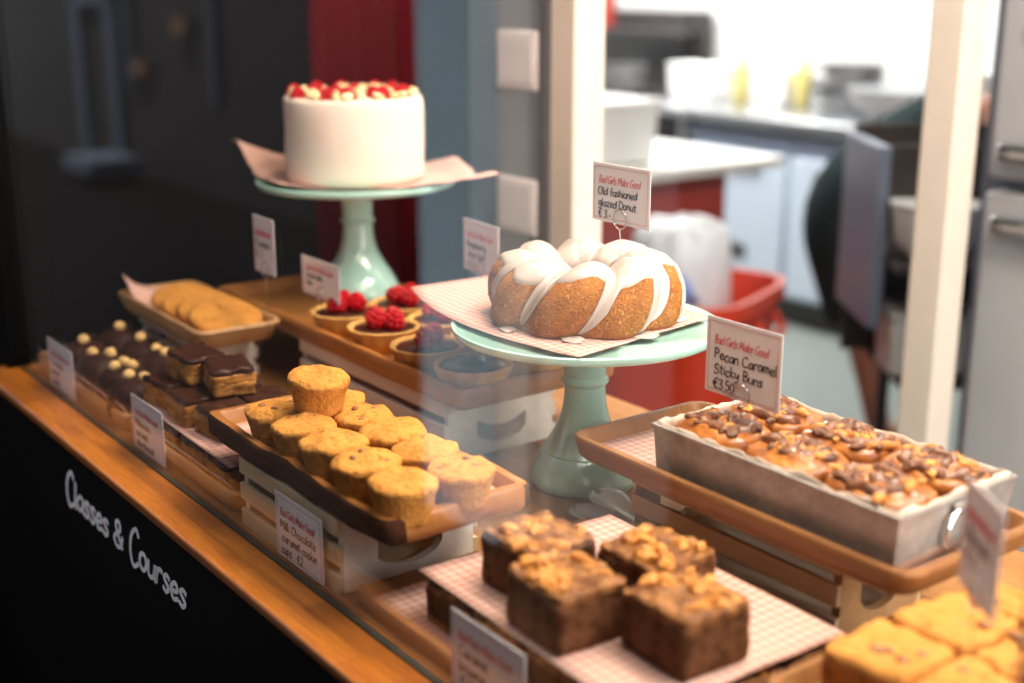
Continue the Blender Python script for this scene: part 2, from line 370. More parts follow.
def price_card(label, s, n, z, lines, w=.1, h=.069, wire=0., yaw=0., group='price cards', back=0., roll=0.):
    # card stands (or is clipped on its wire) with its lower edge at z
    o = thing('price_card', label, 'price card', W(s, n, z - wire), ANG+yaw, group)
    o.rotation_euler = (-back, roll, ANG+yaw)
    MB().box(0, 0, wire+h/2, w, .0008, h).build('card', 'card', o, bevel=.0003)
    b = MB(); i = .004
    for (x0, z0, x1, z1) in ((-w/2+i, i, w/2-i, i), (-w/2+i, h-i, w/2-i, h-i), (-w/2+i, i, -w/2+i, h-i), (w/2-i, i, w/2-i, h-i)):
        b.box((x0+x1)/2, -.0006, wire+(z0+z1)/2, abs(x1-x0)+.0008, .0004, abs(z1-z0)+.0008)
    b.build('border', 'pinkink', o, smooth=False)
    t = MB(); hh = .0088; tx = 'Bad Girls Make Good'; k = (w*.72)/width(tx, hh)
    write(t, tx, -w*.39, wire+h*.66, hh, .0007, -.0005, k, .2); t.build('header', 'redink', o, smooth=False)
    if lines:
        t = MB(); zz = wire+h*.46; lh = h*.185
        for ln in lines:
            hh = lh*.72; k = min(1.25, (w*.84)/width(ln, hh)); write(t, ln, -w*.41 + random.uniform(0, .004), zz, hh, .0011, -.0005, k, .05, jit=.06); zz -= lh*1.05
        t.build('handwriting', 'ink', o, smooth=False)
    if wire:
        g = MB(); r = .011
        pts = [(.001, .0, 0), (.001, .0, wire*.6)] + [(.001+r*math.sin(a)*1., -.0016, wire+r*.55-r*math.cos(a)) for a in [math.radians(d) for d in range(0, 380, 20)]]
        g.tube(pts, .0006, 6); g.build('wire_holder', 'chrome', o)
    return o

# ================================================================== SETTING
struct(cube('floor', 'floor', -6.2, 2.6, .62, 4.6, FLOOR-.06, FLOOR))
struct(cube('ceiling', 'ceiling', -6.2, 2.6, .06, 4.6, 1.65, 1.72))
struct(cube('wall_back', 'tile', -6.2, 2.6, 4.45, 4.6, FLOOR, 1.65))
struct(cube('wall_left', 'charcoal', -1.36, -1.28, .06, .87, FLOOR, 1.65))
struct(cube('wall_kitchen', 'tile', -6.2, -6.1, .9, 4.45, FLOOR, 1.65))
struct(cube('wall_right', 'tile', 1.9, 2.0, .06, 4.45, FLOOR, 1.65))
struct(cube('wall_partition', 'charcoal', -6.2, -.80, .87, .93, FLOOR, 1.65))
struct(cube('trim_1', 'jamb', -.95, -.735, .82, .87, FLOOR, 1.65, .003))
struct(cube('trim_2', 'brownjamb', -.735, -.703, .812, .868, FLOOR, 1.65, .003))
# front wall of the shop around the display window
struct(cube('wall_front', 'black', -6.2, -.985, -.02, .06, FLOOR, 1.72))
struct(cube('wall_front_right', 'black', .74, 2.6, -.02, .06, FLOOR, 1.72))
struct(cube('wall_front_lintel', 'black', -.985, .74, -.02, .06, 1.15, 1.72))
# window: pane, end post and its greenish edge
win = struct(cube('window_1', 'glass', -.95, .705, -.003, .003, .0015, 1.15))
struct(cube('trim_3', 'black', -.985, -.95, -.02, .06, 0.001, 1.15, .003))
struct(cube('trim_4', 'steel', .705, .74, -.02, .012, 0.001, 1.15, .003))
struct(cube('trim_5', 'edge', -.95, .705, -.004, .004, .0002, .0016))
M['paleframe'] = plain('pale_blue_frame_paint', (.05, .07, .10), .6)
M['warmmark'] = plain('orange_reflection_paint', (.13, .06, .025), .6)  # colour of pieces added for warm dots in the pane
def frame(name, s0, s1, z0, z1, t, m):
    b = MB()
    for a in ((s0, s0+t, z0, z1), (s1-t, s1, z0, z1), (s0, s1, z1-t, z1)): b.box((a[0]+a[1])/2, -3.17, (a[2]+a[3])/2, a[1]-a[0], .06, a[3]-a[2])
    return struct(b.build(name, m, None, G0, ANG))
frame('reflection_frame_1', -10.1, -9.15, FLOOR, .55, .17, 'paleframe')  # both frames added out of view for pale streaks reflected in the pane
frame('reflection_frame_2', -8.9, -7.3, -.25, 1.1, .07, 'paleframe')
struct(cube('reflection_mark_1', 'warmmark', -7.95, -7.7, -3.16, -3.12, .20, .32))  # this and the next one: added unseen for warm reflected dots
struct(cube('reflection_mark_2', 'warmmark', -8.75, -8.5, -3.16, -3.12, -.12, -.02))
struct(cube('reflection_mark_3', 'paleframe', -8.95, -8.35, -3.0, -2.6, -.80, -.70))  # low pale piece added out of view for a reflected smear
# timber posts and outside ground
def post(name, s, n, w, m): return struct(cube(name, m, s-w/2, s+w/2, n-w/2, n+w/2, FLOOR, 1.65, .004))
post('pillar_front', -.670, .842, .064, 'cream')
post('pillar_kitchen', -.330, 1.37, .066, 'cream')
struct(cube('street_pavement', 'asphalt', -26, 8, -9, -.02, FLOOR-.1, FLOOR))
struct(cube('street_facade', 'facade', -26, 8, -3.6, -3.2, FLOOR, 5.5))

# ================================================================== DISPLAY COUNTER
dc = thing('display_counter', 'long window display counter with orange oiled wood sill and black painted front', 'counter', W(0, 0, FLOOR), ANG)
H0 = -FLOOR
MB().box(-.12, .315, H0-.015, 1.72, .61, .03).build('tabletop', 'table', dc, bevel=.002)
MB().box(-.12, -.023, H0-.0065, 1.72, .066, .013).build('sill', 'sill', dc, bevel=.004, seg=3)
MB().box(-.12, -.028, (H0-.013)/2, 1.72, .04, H0-.013).build('fascia', 'black', dc)
MB().box(-.12, .33, (H0-.03)/2, 1.70, .55, H0-.03).build('cabinet_body', 'charcoal', dc)
lt = MB(); lz = H0-.093; lx = -.628; lh = .052
for word, sc in (('Classes', 1.), (' ', 1), ('&', 1.), (' ', 1), ('Courses', 1.)):
    for ch in word:
        big = ch in 'C&'; hgt = lh*1.0 if ch == 'C' else (.036 if ch == '&' else .036)
        if ch == ' ': lx += .016; continue
        dz = -.006 if ch == 'C' else (.0 if ch == '&' else 0)
        lx = write(lt, ch, lx, lz+dz-.0*lx, hgt, .0056, -.0485, .95 if ch == 'C' else 1.38, .25, .0006) - .0005
        if ch == 'l': lx -= .001
lt.build('lettering', 'letter', dc, smooth=False)['label'] = 'white brush lettering reading Classes & Courses'

# ================================================================== BUILDERS FOR THE DISPLAY
def kidney(w, h, bow, n=10):
    # smile-shaped hand hole centred on 0,0
    top = [(-w/2 + w*k/n, h/2 - bow*(1-(2*k/n-1)**2)*.6) for k in range(n+1)]
    bot = [(w/2 - w*k/n, -h*.1 - (h*.6)*(1-(2*k/n-1)**2)**.6 - bow*.3) for k in range(n+1)]
    pts = []
    for p in top + bot:
        if not pts or (Vector(p)-Vector(pts[-1])).length > 1e-4: pts.append(p)
    if (Vector(pts[0])-Vector(pts[-1])).length < 1e-4: pts.pop()
    return pts
def holed_board(wd, ht, hole, thick):
    # board in the yz plane with a hole, thickness along x
    b = bmesh.new(); loops = []
    for loop in ([(-wd/2, 0), (wd/2, 0), (wd/2, ht), (-wd/2, ht)], hole):
        vs = [b.verts.new((0, p[0], p[1])) for p in loop]
        for i in range(len(vs)): b.edges.new((vs[i], vs[(i+1) % len(vs)]))
    bmesh.ops.triangle_fill(b, use_beauty=True, use_dissolve=False, edges=b.edges[:])
    ext = bmesh.ops.extrude_face_region(b, geom=b.faces[:])
    for v in ext['geom']:
        if isinstance(v, bmesh.types.BMVert): v.co.x += thick
    m = MB(); m.b.free(); m.b = b; return m
def crate(label, s0, s1, n0, n1, h, z=0., tone='pine', endtone='wash', nsl=3, group='wooden crates under the trays'):
    L = s1-s0; Wd = n1-n0; o = thing('wooden_crate', label, 'crate', W((s0+s1)/2, (n0+n1)/2, z), ANG, group)
    hole = [(p[0], p[1]+h*.45) for p in kidney(min(.074, Wd*.46), h*.30, h*.26)]
    for sx in (-1, 1):
        e = holed_board(Wd-.012, h, hole, .009)
        for v in e.b.verts: v.co.x += (L/2-.009) if sx > 0 else -L/2
        e.build('end_board', endtone, o, smooth=False)
    gap = .011 if nsl == 3 else .008
    sh = (h - gap*(nsl-1))/nsl
    for sy in (-1, 1):
        for k in range(nsl):
            MB().box(0, sy*(Wd/2-.003), sh/2 + k*(sh+gap), L, .006, sh).build('slat', tone, o, bevel=.0008)
    MB().box(0, 0, .004, L-.02, Wd-.014, .006).build('base_board', tone, o)
    return o
def tray(label, s0, s1, n0, n1, z, h, mat, rim=.012, floor=.010, side=None, wob=0., corner=.012, name='wooden_tray', flare=1., seed=1., group='wooden trays'):
    # hollowed board: outline with rounded, uneven edges, raised rim and sunken floor
    L = s1-s0; Wd = n1-n0; b = MB(); N = 10
    def outline(inset, z, k=1.):
        pts = []; x = L/2*k-inset; y = Wd/2*k-inset; c = max(.003, corner-inset*.5); m = 14
        for (cx, cy, a0) in ((x-c, -y+c, -90), (x-c, y-c, 0), (-x+c, y-c, 90), (-x+c, -y+c, 180)):
            for i in range(5):
                a = math.radians(a0+90*i/4); pts.append((cx+c*math.cos(a), cy+c*math.sin(a)))
            nx = {-90: (x, y-c), 0: (-x+c, y), 90: (-x, -y+c), 180: (x-c, -y)}[a0]
            px = pts[-1]
            for i in range(1, m): pts.append((px[0]+(nx[0]-px[0])*i/m, px[1]+(nx[1]-px[1])*i/m))
        out = []
        for p in pts:
            v = Vector((p[0], p[1], z))
            if wob: q = noise.noise_vector(v*22 + Vector((seed, seed*2, seed*3)))*wob; v += Vector((q.x*.3, q.y, q.z*.25 if z > h*.6 else 0))
            out.append(v)
        return out
    rings = [outline(.004, 0, 1/flare), outline(0, .004, 1/flare + (1-1/flare)*.1), outline(0, h-.003), outline(.002, h), outline(rim-.002, h), outline(rim, h-.003), outline(rim+.003, floor, .985)]
    R = [[b.b.verts.new(p) for p in r] for r in rings]; n = len(R[0])
    for i in range(len(R)-1):
        for k in range(n):
            j = (k+1) % n
            side_face = i in (0, 1, 2) and side is not None and abs(R[i][k].co.y) > Wd*.40
            b.face([R[i][k], R[i][j], R[i+1][j], R[i+1][k]], 1 if side_face else 0)
    b.face(R[0][::-1]); b.face(R[-1])
    o = b.build(name, [mat, side] if side else mat, None, W((s0+s1)/2, (n0+n1)/2, z), ANG, ang=50)
    return tag(o, label, 'tray', group)
def paper(label, corners, mat, z, lift=None, warp=0., nu=16, nv=16, wav=.0012, name='paper_sheet', seed=0., crumple=0.):
    # corners in (s, n): a, b, c, d around; bilinear sheet with a slight wave
    a, b_, c, d = [Vector((p[0], p[1], 0)) for p in corners]; m = (a+b_+c+d)/4
    mb = MB()
    def fn(u, v):
        p = a*(1-u)*(1-v) + b_*u*(1-v) + c*u*v + d*(1-u)*v - m
        zz = wav*(noise.noise(p*30+Vector((seed, 0, 0)))+.9)
        if crumple: zz += crumple*abs(noise.noise(p*70+Vector((0, seed, 0))))
        if lift: zz += lift(u, v, p)
        if warp: p.y -= warp*4*u*(1-u)*(1-v)**2
        return Vector((p.x, p.y, zz))
    mb.sheet(fn, nu, nv); o = mb.build(name, mat, None, W(m.x, m.y, z), ANG, solid=.0005, ang=0)
    return tag(o, label, 'paper')
ORD = ['first', 'second', 'third', 'fourth', 'fifth', 'sixth', 'seventh', 'eighth']

# ---------------------------------------------------------------- crates and trays
crate('low slatted crate with a hand hole holding up the tray of cookie cups', -.213, -.001, .012, .172, .077)
crate('pale slatted crate holding up the raspberry tart tray', -.60, -.232, .285, .455, .076, tone='wash')
crate('pale crate behind the caramel slices, holding up the big cookies', -.90, -.70, .168, .268, .072, tone='wash')
crate('slatted crate holding up the metal tin of sticky buns', .066, .335, .318, .44, .084, tone='pine', endtone='tan')
crate('low wooden crate supporting the blondie tray in the corner of the window', .44, .60, .16, .33, .040, tone='tan', endtone='tan', nsl=2)
tray('live edge wooden tray with dark bark under the cookie cups', -.297, .086, .012, .174, .0775, .026, 'tray', .012, .012, 'bark', .006, .010, seed=4.)
tray('long orange wood tray carrying the raspberry tarts', -.86, -.19, .278, .52, .077, .026, 'tray', .012, .010, None, .002, .012, seed=2.)
tray('tan wooden tray of big flat cookies at the dark end', -.93, -.612, .142, .272, .0725, .030, 'tan', .008, .008, None, .003, .02, flare=1.12, seed=5.)
tray('low tan tray along the glass under the chocolate domes', -.925, -.56, .012, .160, .0, .026, 'tan', .006, .006, None, .002, .014, flare=1.05, seed=6.)
tray('low tan tray along the glass under the caramel slices', -.552, -.232, .012, .160, .0, .026, 'tan', .006, .006, None, .002, .014, flare=1.05, seed=7.)
tray('dark oak tray with rounded corner under the metal tin',   .004, .432, .280, .474, .0845, .024, 'oak', .010, .008, None, .001, .022, seed=8., flare=1.03)
tray('wide shallow wooden tray holding the stacked walnut brownies',   .022, .415, .014, .30, .0, .017, 'oak', .010, .008, None, .001, .006, seed=9.)
tray('small oak tray of yellow blondies in the corner', .415, .63, .13, .355, .0405, .022, 'oak', .010, .010, None, .001, .016, seed=10.)

# ---------------------------------------------------------------- papers
paper('pink greaseproof paper lining the live edge tray under the cookie cups', ((-.27, .03), (.065, .03), (.065, .155), (-.27, .155)), 'roughpink', .0902, name='tray_paper')
paper('pink greaseproof paper lining the tray of big cookies, corner sticking up', ((-.915, .152), (-.627, .158), (-.627, .258), (-.915, .262)), 'roughpink', .0815,
      lift=lambda u, v, p: .035*max(0, 1-u*6)*(1-v) + .012*max(0, 1-v*6), seed=3., name='tray_paper')
paper('pink greaseproof paper under the chocolate domes, folded up over the tray edge', ((-.915, .016), (-.57, .016), (-.57, .150), (-.915, .150)), 'roughpink', .0068,
      lift=lambda u, v, p: .028*max(0, 1-v*8), seed=5., name='tray_paper')
paper('baking paper under the lower caramel slices, folded up at the front', ((-.542, .016), (-.245, .016), (-.245, .150), (-.542, .150)), 'liner', .0068,
      lift=lambda u, v, p: .024*max(0, 1-v*8), seed=6., name='tray_paper')
paper('pink printed paper between the two layers of caramel slices', ((-.545, .026), (-.255, .020), (-.255, .148), (-.545, .152)), 'pinkpaper', .0475, seed=8., wav=.0006, name='tray_paper')
paper('pink printed paper square under the iced bundt cake, overhanging the stand', ((-.330, .302), (.022, .282), (-.014, .508), (-.330, .500)), 'pinkpaper', .1915, warp=.030,
      lift=lambda u, v, p: .0015 + .004*max(0, 1-u*3.2)*(.4+.6*(1-v)), nu=24, seed=2., wav=.0008, name='cake_paper')
paper('pink gingham paper showing at the end of the oak tray under the tin', ((.018, .294), (.418, .294), (.418, .458), (.018, .458)), 'gingham', .0932, seed=4., wav=.0006, name='tray_paper')
paper('red gingham paper lining the wide tray under the lower brownies', ((.018, .028), (.40, .028), (.40, .285), (.018, .285)), 'gingham', .0088, seed=5., wav=.0006, name='tray_paper')
paper('pink gingham paper lying between the two layers of brownies', ((.098, .038), (.395, .030), (.40, .250), (.105, .255)), 'gingham', .0568, seed=7., wav=.0008, name='tray_paper')

# ---------------------------------------------------------------- cake stands
def cake_stand(label, s, n, z, dz=0.):
    o = thing('cake_stand', label, 'cake stand', W(s, n, z), ANG, 'mint green cake stands')
    ped = [(.0, .0), (.056, .0), (.0605, .002), (.0625, .006), (.0620, .011), (.0595, .019), (.056, .027), (.052, .034), (.0492, .0385), (.0482, .0395), (.0482, .0405), (.047, .042),
           (.0405, .052), (.034, .063), (.0285, .076), (.025, .090), (.0235, .104), (.0232, .113), (.0262, .1155), (.0275, .1185), (.0262, .1215), (.0236, .124), (.0242, .140), (.0255, .156), (.030, .165), (.040, .1695), (.040, .1705), (.0, .1705)]
    ped = [(r, q*(1+dz/.17)) for r, q in ped]
    MB().lathe(ped[1:-1], 56).build('pedestal', 'mint', o, ang=35)
    pl = [(.030, .1685), (.07, .1690), (.110, .1700), (.138, .1720), (.1455, .1745), (.1475, .1785), (.1470, .1825), (.1450, .1835), (.1430, .1825), (.140, .1800), (.06, .1795), (.01, .1795)]
    pl = [(r*1.03, q+dz) for r, q in pl]
    MB().lathe(pl, 72).build('plate', 'mint', o, ang=50)
    return o
cake_stand('mint green cake stand carrying the iced bundt cake', -.090, .384, .0, .008)
cake_stand('mint green cake stand carrying the tall cream cake', -.735, .462, .0875)

# ---------------------------------------------------------------- bundt cake
def bundt():
    o = thing('bundt_cake', 'golden fluted ring cake with white icing drips on mint stand', 'cake', W(-.102, .390, .1942), ANG)
    R0 = .0645; NL = 8; tw = -.62
    prof = [(.026, .0), (.033, .002), (.0375, .012), (.039, .026), (.037, .042), (.031, .056), (.020, .066), (.006, .071), (-.010, .069), (-.026, .058), (-.034, .040), (-.036, .018), (-.034, .002)]
    def pr(t):
        x = t*(len(prof)-1); i = min(int(x), len(prof)-2); f = x-i
        return prof[i][0]*(1-f)+prof[i+1][0]*f, prof[i][1]*(1-f)+prof[i+1][1]*f
    def P(u, t, off=0., rgh=0.):
        x, z = pr(t); lob = abs(math.sin(u*NL/2)); lob = lob**.75
        amp = min(1, max(0, t*9))*(1-max(0, (t-.55)/.45)*.7)
        cx, cz = 0, .035; dx, dz = x-cx, z-cz; k = 1 + amp*(.46*lob-.31)
        ln = math.hypot(dx, dz); rr = ln*k + off
        x2, z2 = cx+dx/ln*rr, cz+dz/ln*rr
        if t > .5: x2 = x + (x2-x)*(1-(t-.5)*1.2)
        a = u - tw*t*1.6
        r = R0 + x2*1.06; v = Vector((r*math.cos(a), r*math.sin(a), max(.0004 if off else 0., z2*.98)))
        if rgh: v += noise.noise_vector(v*170)*rgh
        return v
    nu, nv = 168, 30; b = MB()
    g = [[b.b.verts.new(P(2*math.pi*i/nu, j/nv, 0, .0012)) for j in range(nv+1)] for i in range(nu)]
    for i in range(nu):
        q = g[(i+1) % nu]
        for j in range(nv): b.face([g[i][j], q[j], q[j+1], g[i][j+1]])
        b.face([g[i][nv], q[nv], q[0], g[i][0]])
    b.build('sponge', 'bundt', o, ang=0)
    # icing: follows the sponge, runs down the grooves
    rnd = random.Random(5); low = [rnd.choice((.02, .03, .14, .02, .06)) for _ in range(NL)]
    wid = [rnd.uniform(.085, .135) for _ in range(NL)]
    ex = [(rnd.uniform(0, 6.28), rnd.uniform(.028, .04), rnd.uniform(.02, .28)) for _ in range(11)]
    def t0(u):
        best = .44 + .03*math.sin(u*5+1) + .02*math.sin(u*11)
        for k in range(NL):
            c = 2*math.pi*k/NL; d = abs((u-c+math.pi) % (2*math.pi)-math.pi)
            fall = low[k] + max(0, (d/wid[k]))**2.2*.36 if d < wid[k]*1.3 else 9
            best = min(best, fall)
        for c, w_, l_ in ex:
            d = abs((u-c+math.pi) % (2*math.pi)-math.pi)
            if d < w_*1.6: best = min(best, l_+ (d/w_)**3*.35)
        return max(.012, best)
    b = MB(); nu = 336; nv = 22; g = []
    for i in range(nu):
        u = 2*math.pi*i/nu; s0 = t0(u); col = []
        for j in range(nv+1):
            f = j/nv; t = s0 + (.80-s0)*f
            off = .0034*min(1, f*7)**.5 + .0006*noise.noise(Vector((u*3, t*9, 2)))
            if j == 0 or j == nv: off = -.0008
            p = P(u, t, off); 
            # icing fills the grooves a little
            col.append(b.b.verts.new(p))
        g.append(col)
    for i in range(nu):
        q = g[(i+1) % nu]
        for j in range(nv): b.face([g[i][j], q[j], q[j+1], g[i][j+1]])
    b.build('icing', 'icing', o, ang=0)
    for k, (c, r) in enumerate(((0.0, .016), (1, .014), (4, .017), (7, .015), (6, .013), (5, .014))):
        a = 2*math.pi*c/NL - .02; rad = R0 + .040
        m = MB().blob((rad*math.cos(a), rad*math.sin(a), .0012), r, 3, (1, .7, .16), .35, 1.6, k*3., Matrix.Rotation(a+.9, 3, 'Z'))
        m.build('icing_puddle', 'icing', o)
bundt()

# ---------------------------------------------------------------- layer cake
def berry(r, seed=0):
    m = MB(); m.blob((0, 0, r*.8), r*.78, 2, (1, 1, 1.05))
    rows = ((5, .25, .95), (8, .72, .55), (9, .95, .0), (7, .8, -.5))
    for n_, rad, h in rows:
        for k in range(n_):
            a = 2*math.pi*(k + (h > 0)*.5)/n_ + seed; m.blob((r*rad*.82*math.cos(a), r*rad*.82*math.sin(a), r*.85+r*h*.8), r*.34, 1)
    m.blob((0, 0, r*1.68), r*.3, 1); return m
def layer_cake():
    o = thing('layer_cake', 'tall cream frosted cake topped with raspberries and white chocolate on stand', 'cake', W(-.735, .462, .2705), ANG)
    prof = [(.098, 0), (.1035, .003), (.105, .012), (.1045, .03), (.105, .05), (.1045, .075), (.105, .1), (.1045, .117), (.1025, .123), (.098, .1245), (.05, .1235), (.0, .1235)]
    def fn(p, a):
        k = 1 + .010*noise.noise(Vector((a*2.2, p.z*40, 1))) + .006*math.sin(a*3+p.z*60)
        return Vector((p.x*k, p.y*k, p.z + (.0015*noise.noise(p*50) if p.z > .12 else 0)))
    MB().lathe(prof[:-1], 72, fn).build('frosting', 'frost', o, ang=55)
    rnd = random.Random(3); bm_ = berry(.0125).build('raspberry', 'rasp', o); bm_.location = (.083, .0, .117); first = bm_
    for k in range(1, 11):
        a = k*2*math.pi/11 + rnd.uniform(-.12, .12); rr = .083+rnd.uniform(-.008, .006)
        c = first.copy(); C.objects.link(c); c.location = (rr*math.cos(a), rr*math.sin(a), .1175); c.rotation_euler = (rnd.uniform(-.3, .3), rnd.uniform(-.3, .3), rnd.uniform(0, 6))
    for k in range(7):
        a = rnd.uniform(0, 6.28); rr = rnd.uniform(.02, .06)
        c = first.copy(); C.objects.link(c); c.location = (rr*math.cos(a), rr*math.sin(a), .1175); c.rotation_euler = (rnd.uniform(-.3, .3), rnd.uniform(-.3, .3), rnd.uniform(0, 6))
    sh = [MB().blob((0, 0, .006), .0105, 2, (1, .75, .62), .5, 1.8, q*2.3).build('chocolate_chunk', 'shard', o) for q in range(3)]
    for q in range(3): a = q*2.1; sh[q].location = (.09*math.cos(a+.2), .09*math.sin(a+.2), .1225)
    for k in range(60):
        a = k*2*math.pi/30 + rnd.uniform(-.1, .1) if k < 30 else rnd.uniform(0, 6.28); rr = rnd.uniform(.078, .097) if k < 30 else rnd.uniform(.01, .07)
        c = sh[k % 3].copy(); C.objects.link(c); c.location = (rr*math.cos(a), rr*math.sin(a), .1225+rnd.uniform(0, .003)); c.rotation_euler = (rnd.uniform(-.5, .5), rnd.uniform(-.5, .5), rnd.uniform(0, 6)); c.scale = [rnd.uniform(.7, 1.15)]*3
    # paper under the cake, its corners curling past the plate
    def lift(u, v, p):
        r = p.length; return .0008 + .30*max(0, r-.125)**1.0*(1 + .35*math.sin(u*9))*(1.2 if u < .5 else .55)
    a = paper('pink baking paper curling up under the tall cream cake', ((-.735-.225, .462-.10), (-.735+.02, .462-.140), (-.735+.205, .462+.12), (-.735-.02, .462+.19)), 'roughpink', .2672, lift=lift, nu=30, nv=30, wav=.0012, seed=9., crumple=.003, name='cake_paper')
layer_cake()

# ---------------------------------------------------------------- cookie cups
def cookie_cup():
    o = thing('cookie_cup', 'x', 'cookie cup', (0, 0, 0), 0, 'caramel cookie cups')
    prof = [(.0242, 0), (.0258, .0015), (.0272, .010), (.0290, .020), (.0312, .029), (.0332, .0335), (.0330, .0370), (.029, .0403), (.022, .0428), (.012, .0440), (.004, .0443)]
    def fn(p, a):
        k = 1 + .05*noise.noise(Vector((math.cos(a)*1.5, math.sin(a)*1.5, p.z*25))) + .012*noise.noise(p*240)
        dz = .0035*noise.noise(Vector((p.x*55, p.y*55, 4))) + .0012*noise.noise(p*210) if p.z > .031 else 0
        return Vector((p.x*k, p.y*k, p.z+dz))
    return o, prof, fn
def make_cup(seed):
    o, prof, fn0 = cookie_cup(); sh = Vector((seed*1.3, seed*.7, 0))
    def fn(p, a):
        k = 1 + .05*noise.noise(Vector((math.cos(a)*1.5+seed, math.sin(a)*1.5, p.z*25))) + .012*noise.noise((p+sh)*240)
        dz = .004*noise.noise(Vector((p.x*50+seed*3, p.y*50, 4))) + .0014*noise.noise((p+sh)*210) if p.z > .031 else 0
        return Vector((p.x*k, p.y*k, p.z+dz))
    dense = []
    for i in range(len(prof)-1):
        for k in range(2): dense.append((prof[i][0]+(prof[i+1][0]-prof[i][0])*k/2, prof[i][1]+(prof[i+1][1]-prof[i][1])*k/2))
    dense.append(prof[-1])
    MB().lathe(dense, 48, fn).build('crumb', 'cookie', o, ang=0)
    rnd = random.Random(seed)
    for k in range(3):
        a = rnd.uniform(0, 6.28); r = rnd.uniform(.008, .024)
        zz = .0435 - max(0, r-.012)*.28
        MB().blob((r*math.cos(a), r*math.sin(a), zz), .0042, 2, (1, .8, .45), .3, 2., seed+k).build('caramel_chunk', 'chip', o)
    return o
cups = [make_cup(q) for q in (1, 2, 3)]
cp = [(-.190, .047, 0), (-.126, .046, 0), (-.064, .046, 0), (.0, .044, 0), (.063, .046, 0),
      (-.182, .110, 0), (-.120, .111, 0), (-.058, .109, 0), (.003, .108, 0), (.065, .108, 0), (-.152, .078, .0405)]
lb = ['cookie cup at the dark end of the row nearest the glass', 'second cookie cup from the dark end in the row nearest the glass', 'middle cookie cup of the row nearest the glass',
      'fourth cookie cup from the dark end in the row nearest the glass', 'cookie cup at the tray corner nearest the glass and the brownies',
      'cookie cup in the back row, half hidden under the raised one', 'second cookie cup from the dark end of the back row', 'middle cookie cup of the back row',
      'fourth cookie cup from the dark end of the back row', 'pale looking cookie cup at the stand end of the back row', 'cookie cup stacked on top of the others']
for k, ((s, n, z), l) in enumerate(zip(cp, lb)):
    sc = .95 + .08*random.random()
    if k < 3: o = cups[k]; o.location = W(s, n, .0912+z); o.rotation_euler = (0, 0, k*2.); o['label'] = l; o.scale = (sc,)*3
    else: o = copy_tree(cups[k % 3], W(s, n, .0912+z), k*1.7, l, scale=(sc,)*3)
    if k == 10: o.rotation_euler = (.08, -.06, 1.)

# ---------------------------------------------------------------- raspberry tarts
def tart(seed, nb):
    o = thing('chocolate_tart', 'x', 'tart', (0, 0, 0), 0, 'chocolate tarts')
    sh = [(.030, 0), (.0315, .001), (.037, .014), (.0415, .0255), (.042, .0275), (.0405, .0285), (.038, .0275), (.0365, .0235), (.01, .0225)]
    def fn(p, a):
        k = 1 + .018*math.cos(a*14)*(p.z > .001) + .02*noise.noise(Vector((math.cos(a)+seed, math.sin(a), 0))); return Vector((p.x*k, p.y*k, p.z))
    MB().lathe(sh, 56, fn).build('pastry_shell', 'pastry', o, ang=60)
    f = [(.0368, .0232), (.034, .0262), (.02, .0275), (.004, .0278)]
    MB().lathe(f, 40, lambda p, a: p + Vector((0, 0, .0012*noise.noise(p*90+Vector((seed, 0, 0))))), ).build('chocolate_filling', 'choc', o, ang=0)
    rnd = random.Random(seed+9)
    for k in range(nb):
        a = k*2*math.pi/max(nb, 1) + seed; r = .0155 if nb > 1 else .004
        q = berry(.0125, k).build('raspberry', 'rasp', o); q.location = (r*math.cos(a), r*math.sin(a), .0268); q.rotation_euler = (rnd.uniform(-.4, .4), rnd.uniform(-.4, .4), 0)
    if nb == 0:
        MB().blob((0, 0, .030), .013, 2, (1, 1, .5), .3, 2., seed).build('chocolate_truffle', 'choc', o)
    return o
tp = [(-.555, .335, 3), (-.450, .335, 4), (-.338, .332, 2), (-.236, .330, 0), (-.545, .425, 3), (-.440, .422, 3), (-.337, .424, 0), (-.236, .428, 0)]
tl = ['chocolate tart with raspberries by the little card, in the front row of tarts', 'second chocolate tart of the front row, heaped with four raspberries', 'third chocolate tart of the front row, with two raspberries',
      'chocolate tart without raspberries at the near corner of the tart tray', 'chocolate tart with raspberries beside the foot of the cream cake stand',
      'raspberry topped chocolate tart in the back row, just left of the bundt paper', 'plain chocolate tart in the back row under the corner of the bundt paper', 'plain chocolate tart partly hidden under the bundt cake plate']
for k, ((s, n, nb), l) in enumerate(zip(tp, tl)):
    o = tart(k*1.3, nb); o.scale = (1.14, 1.14, 1.1); o.location = W(s, n, .0875); o.rotation_euler = (0, 0, k); o['label'] = l

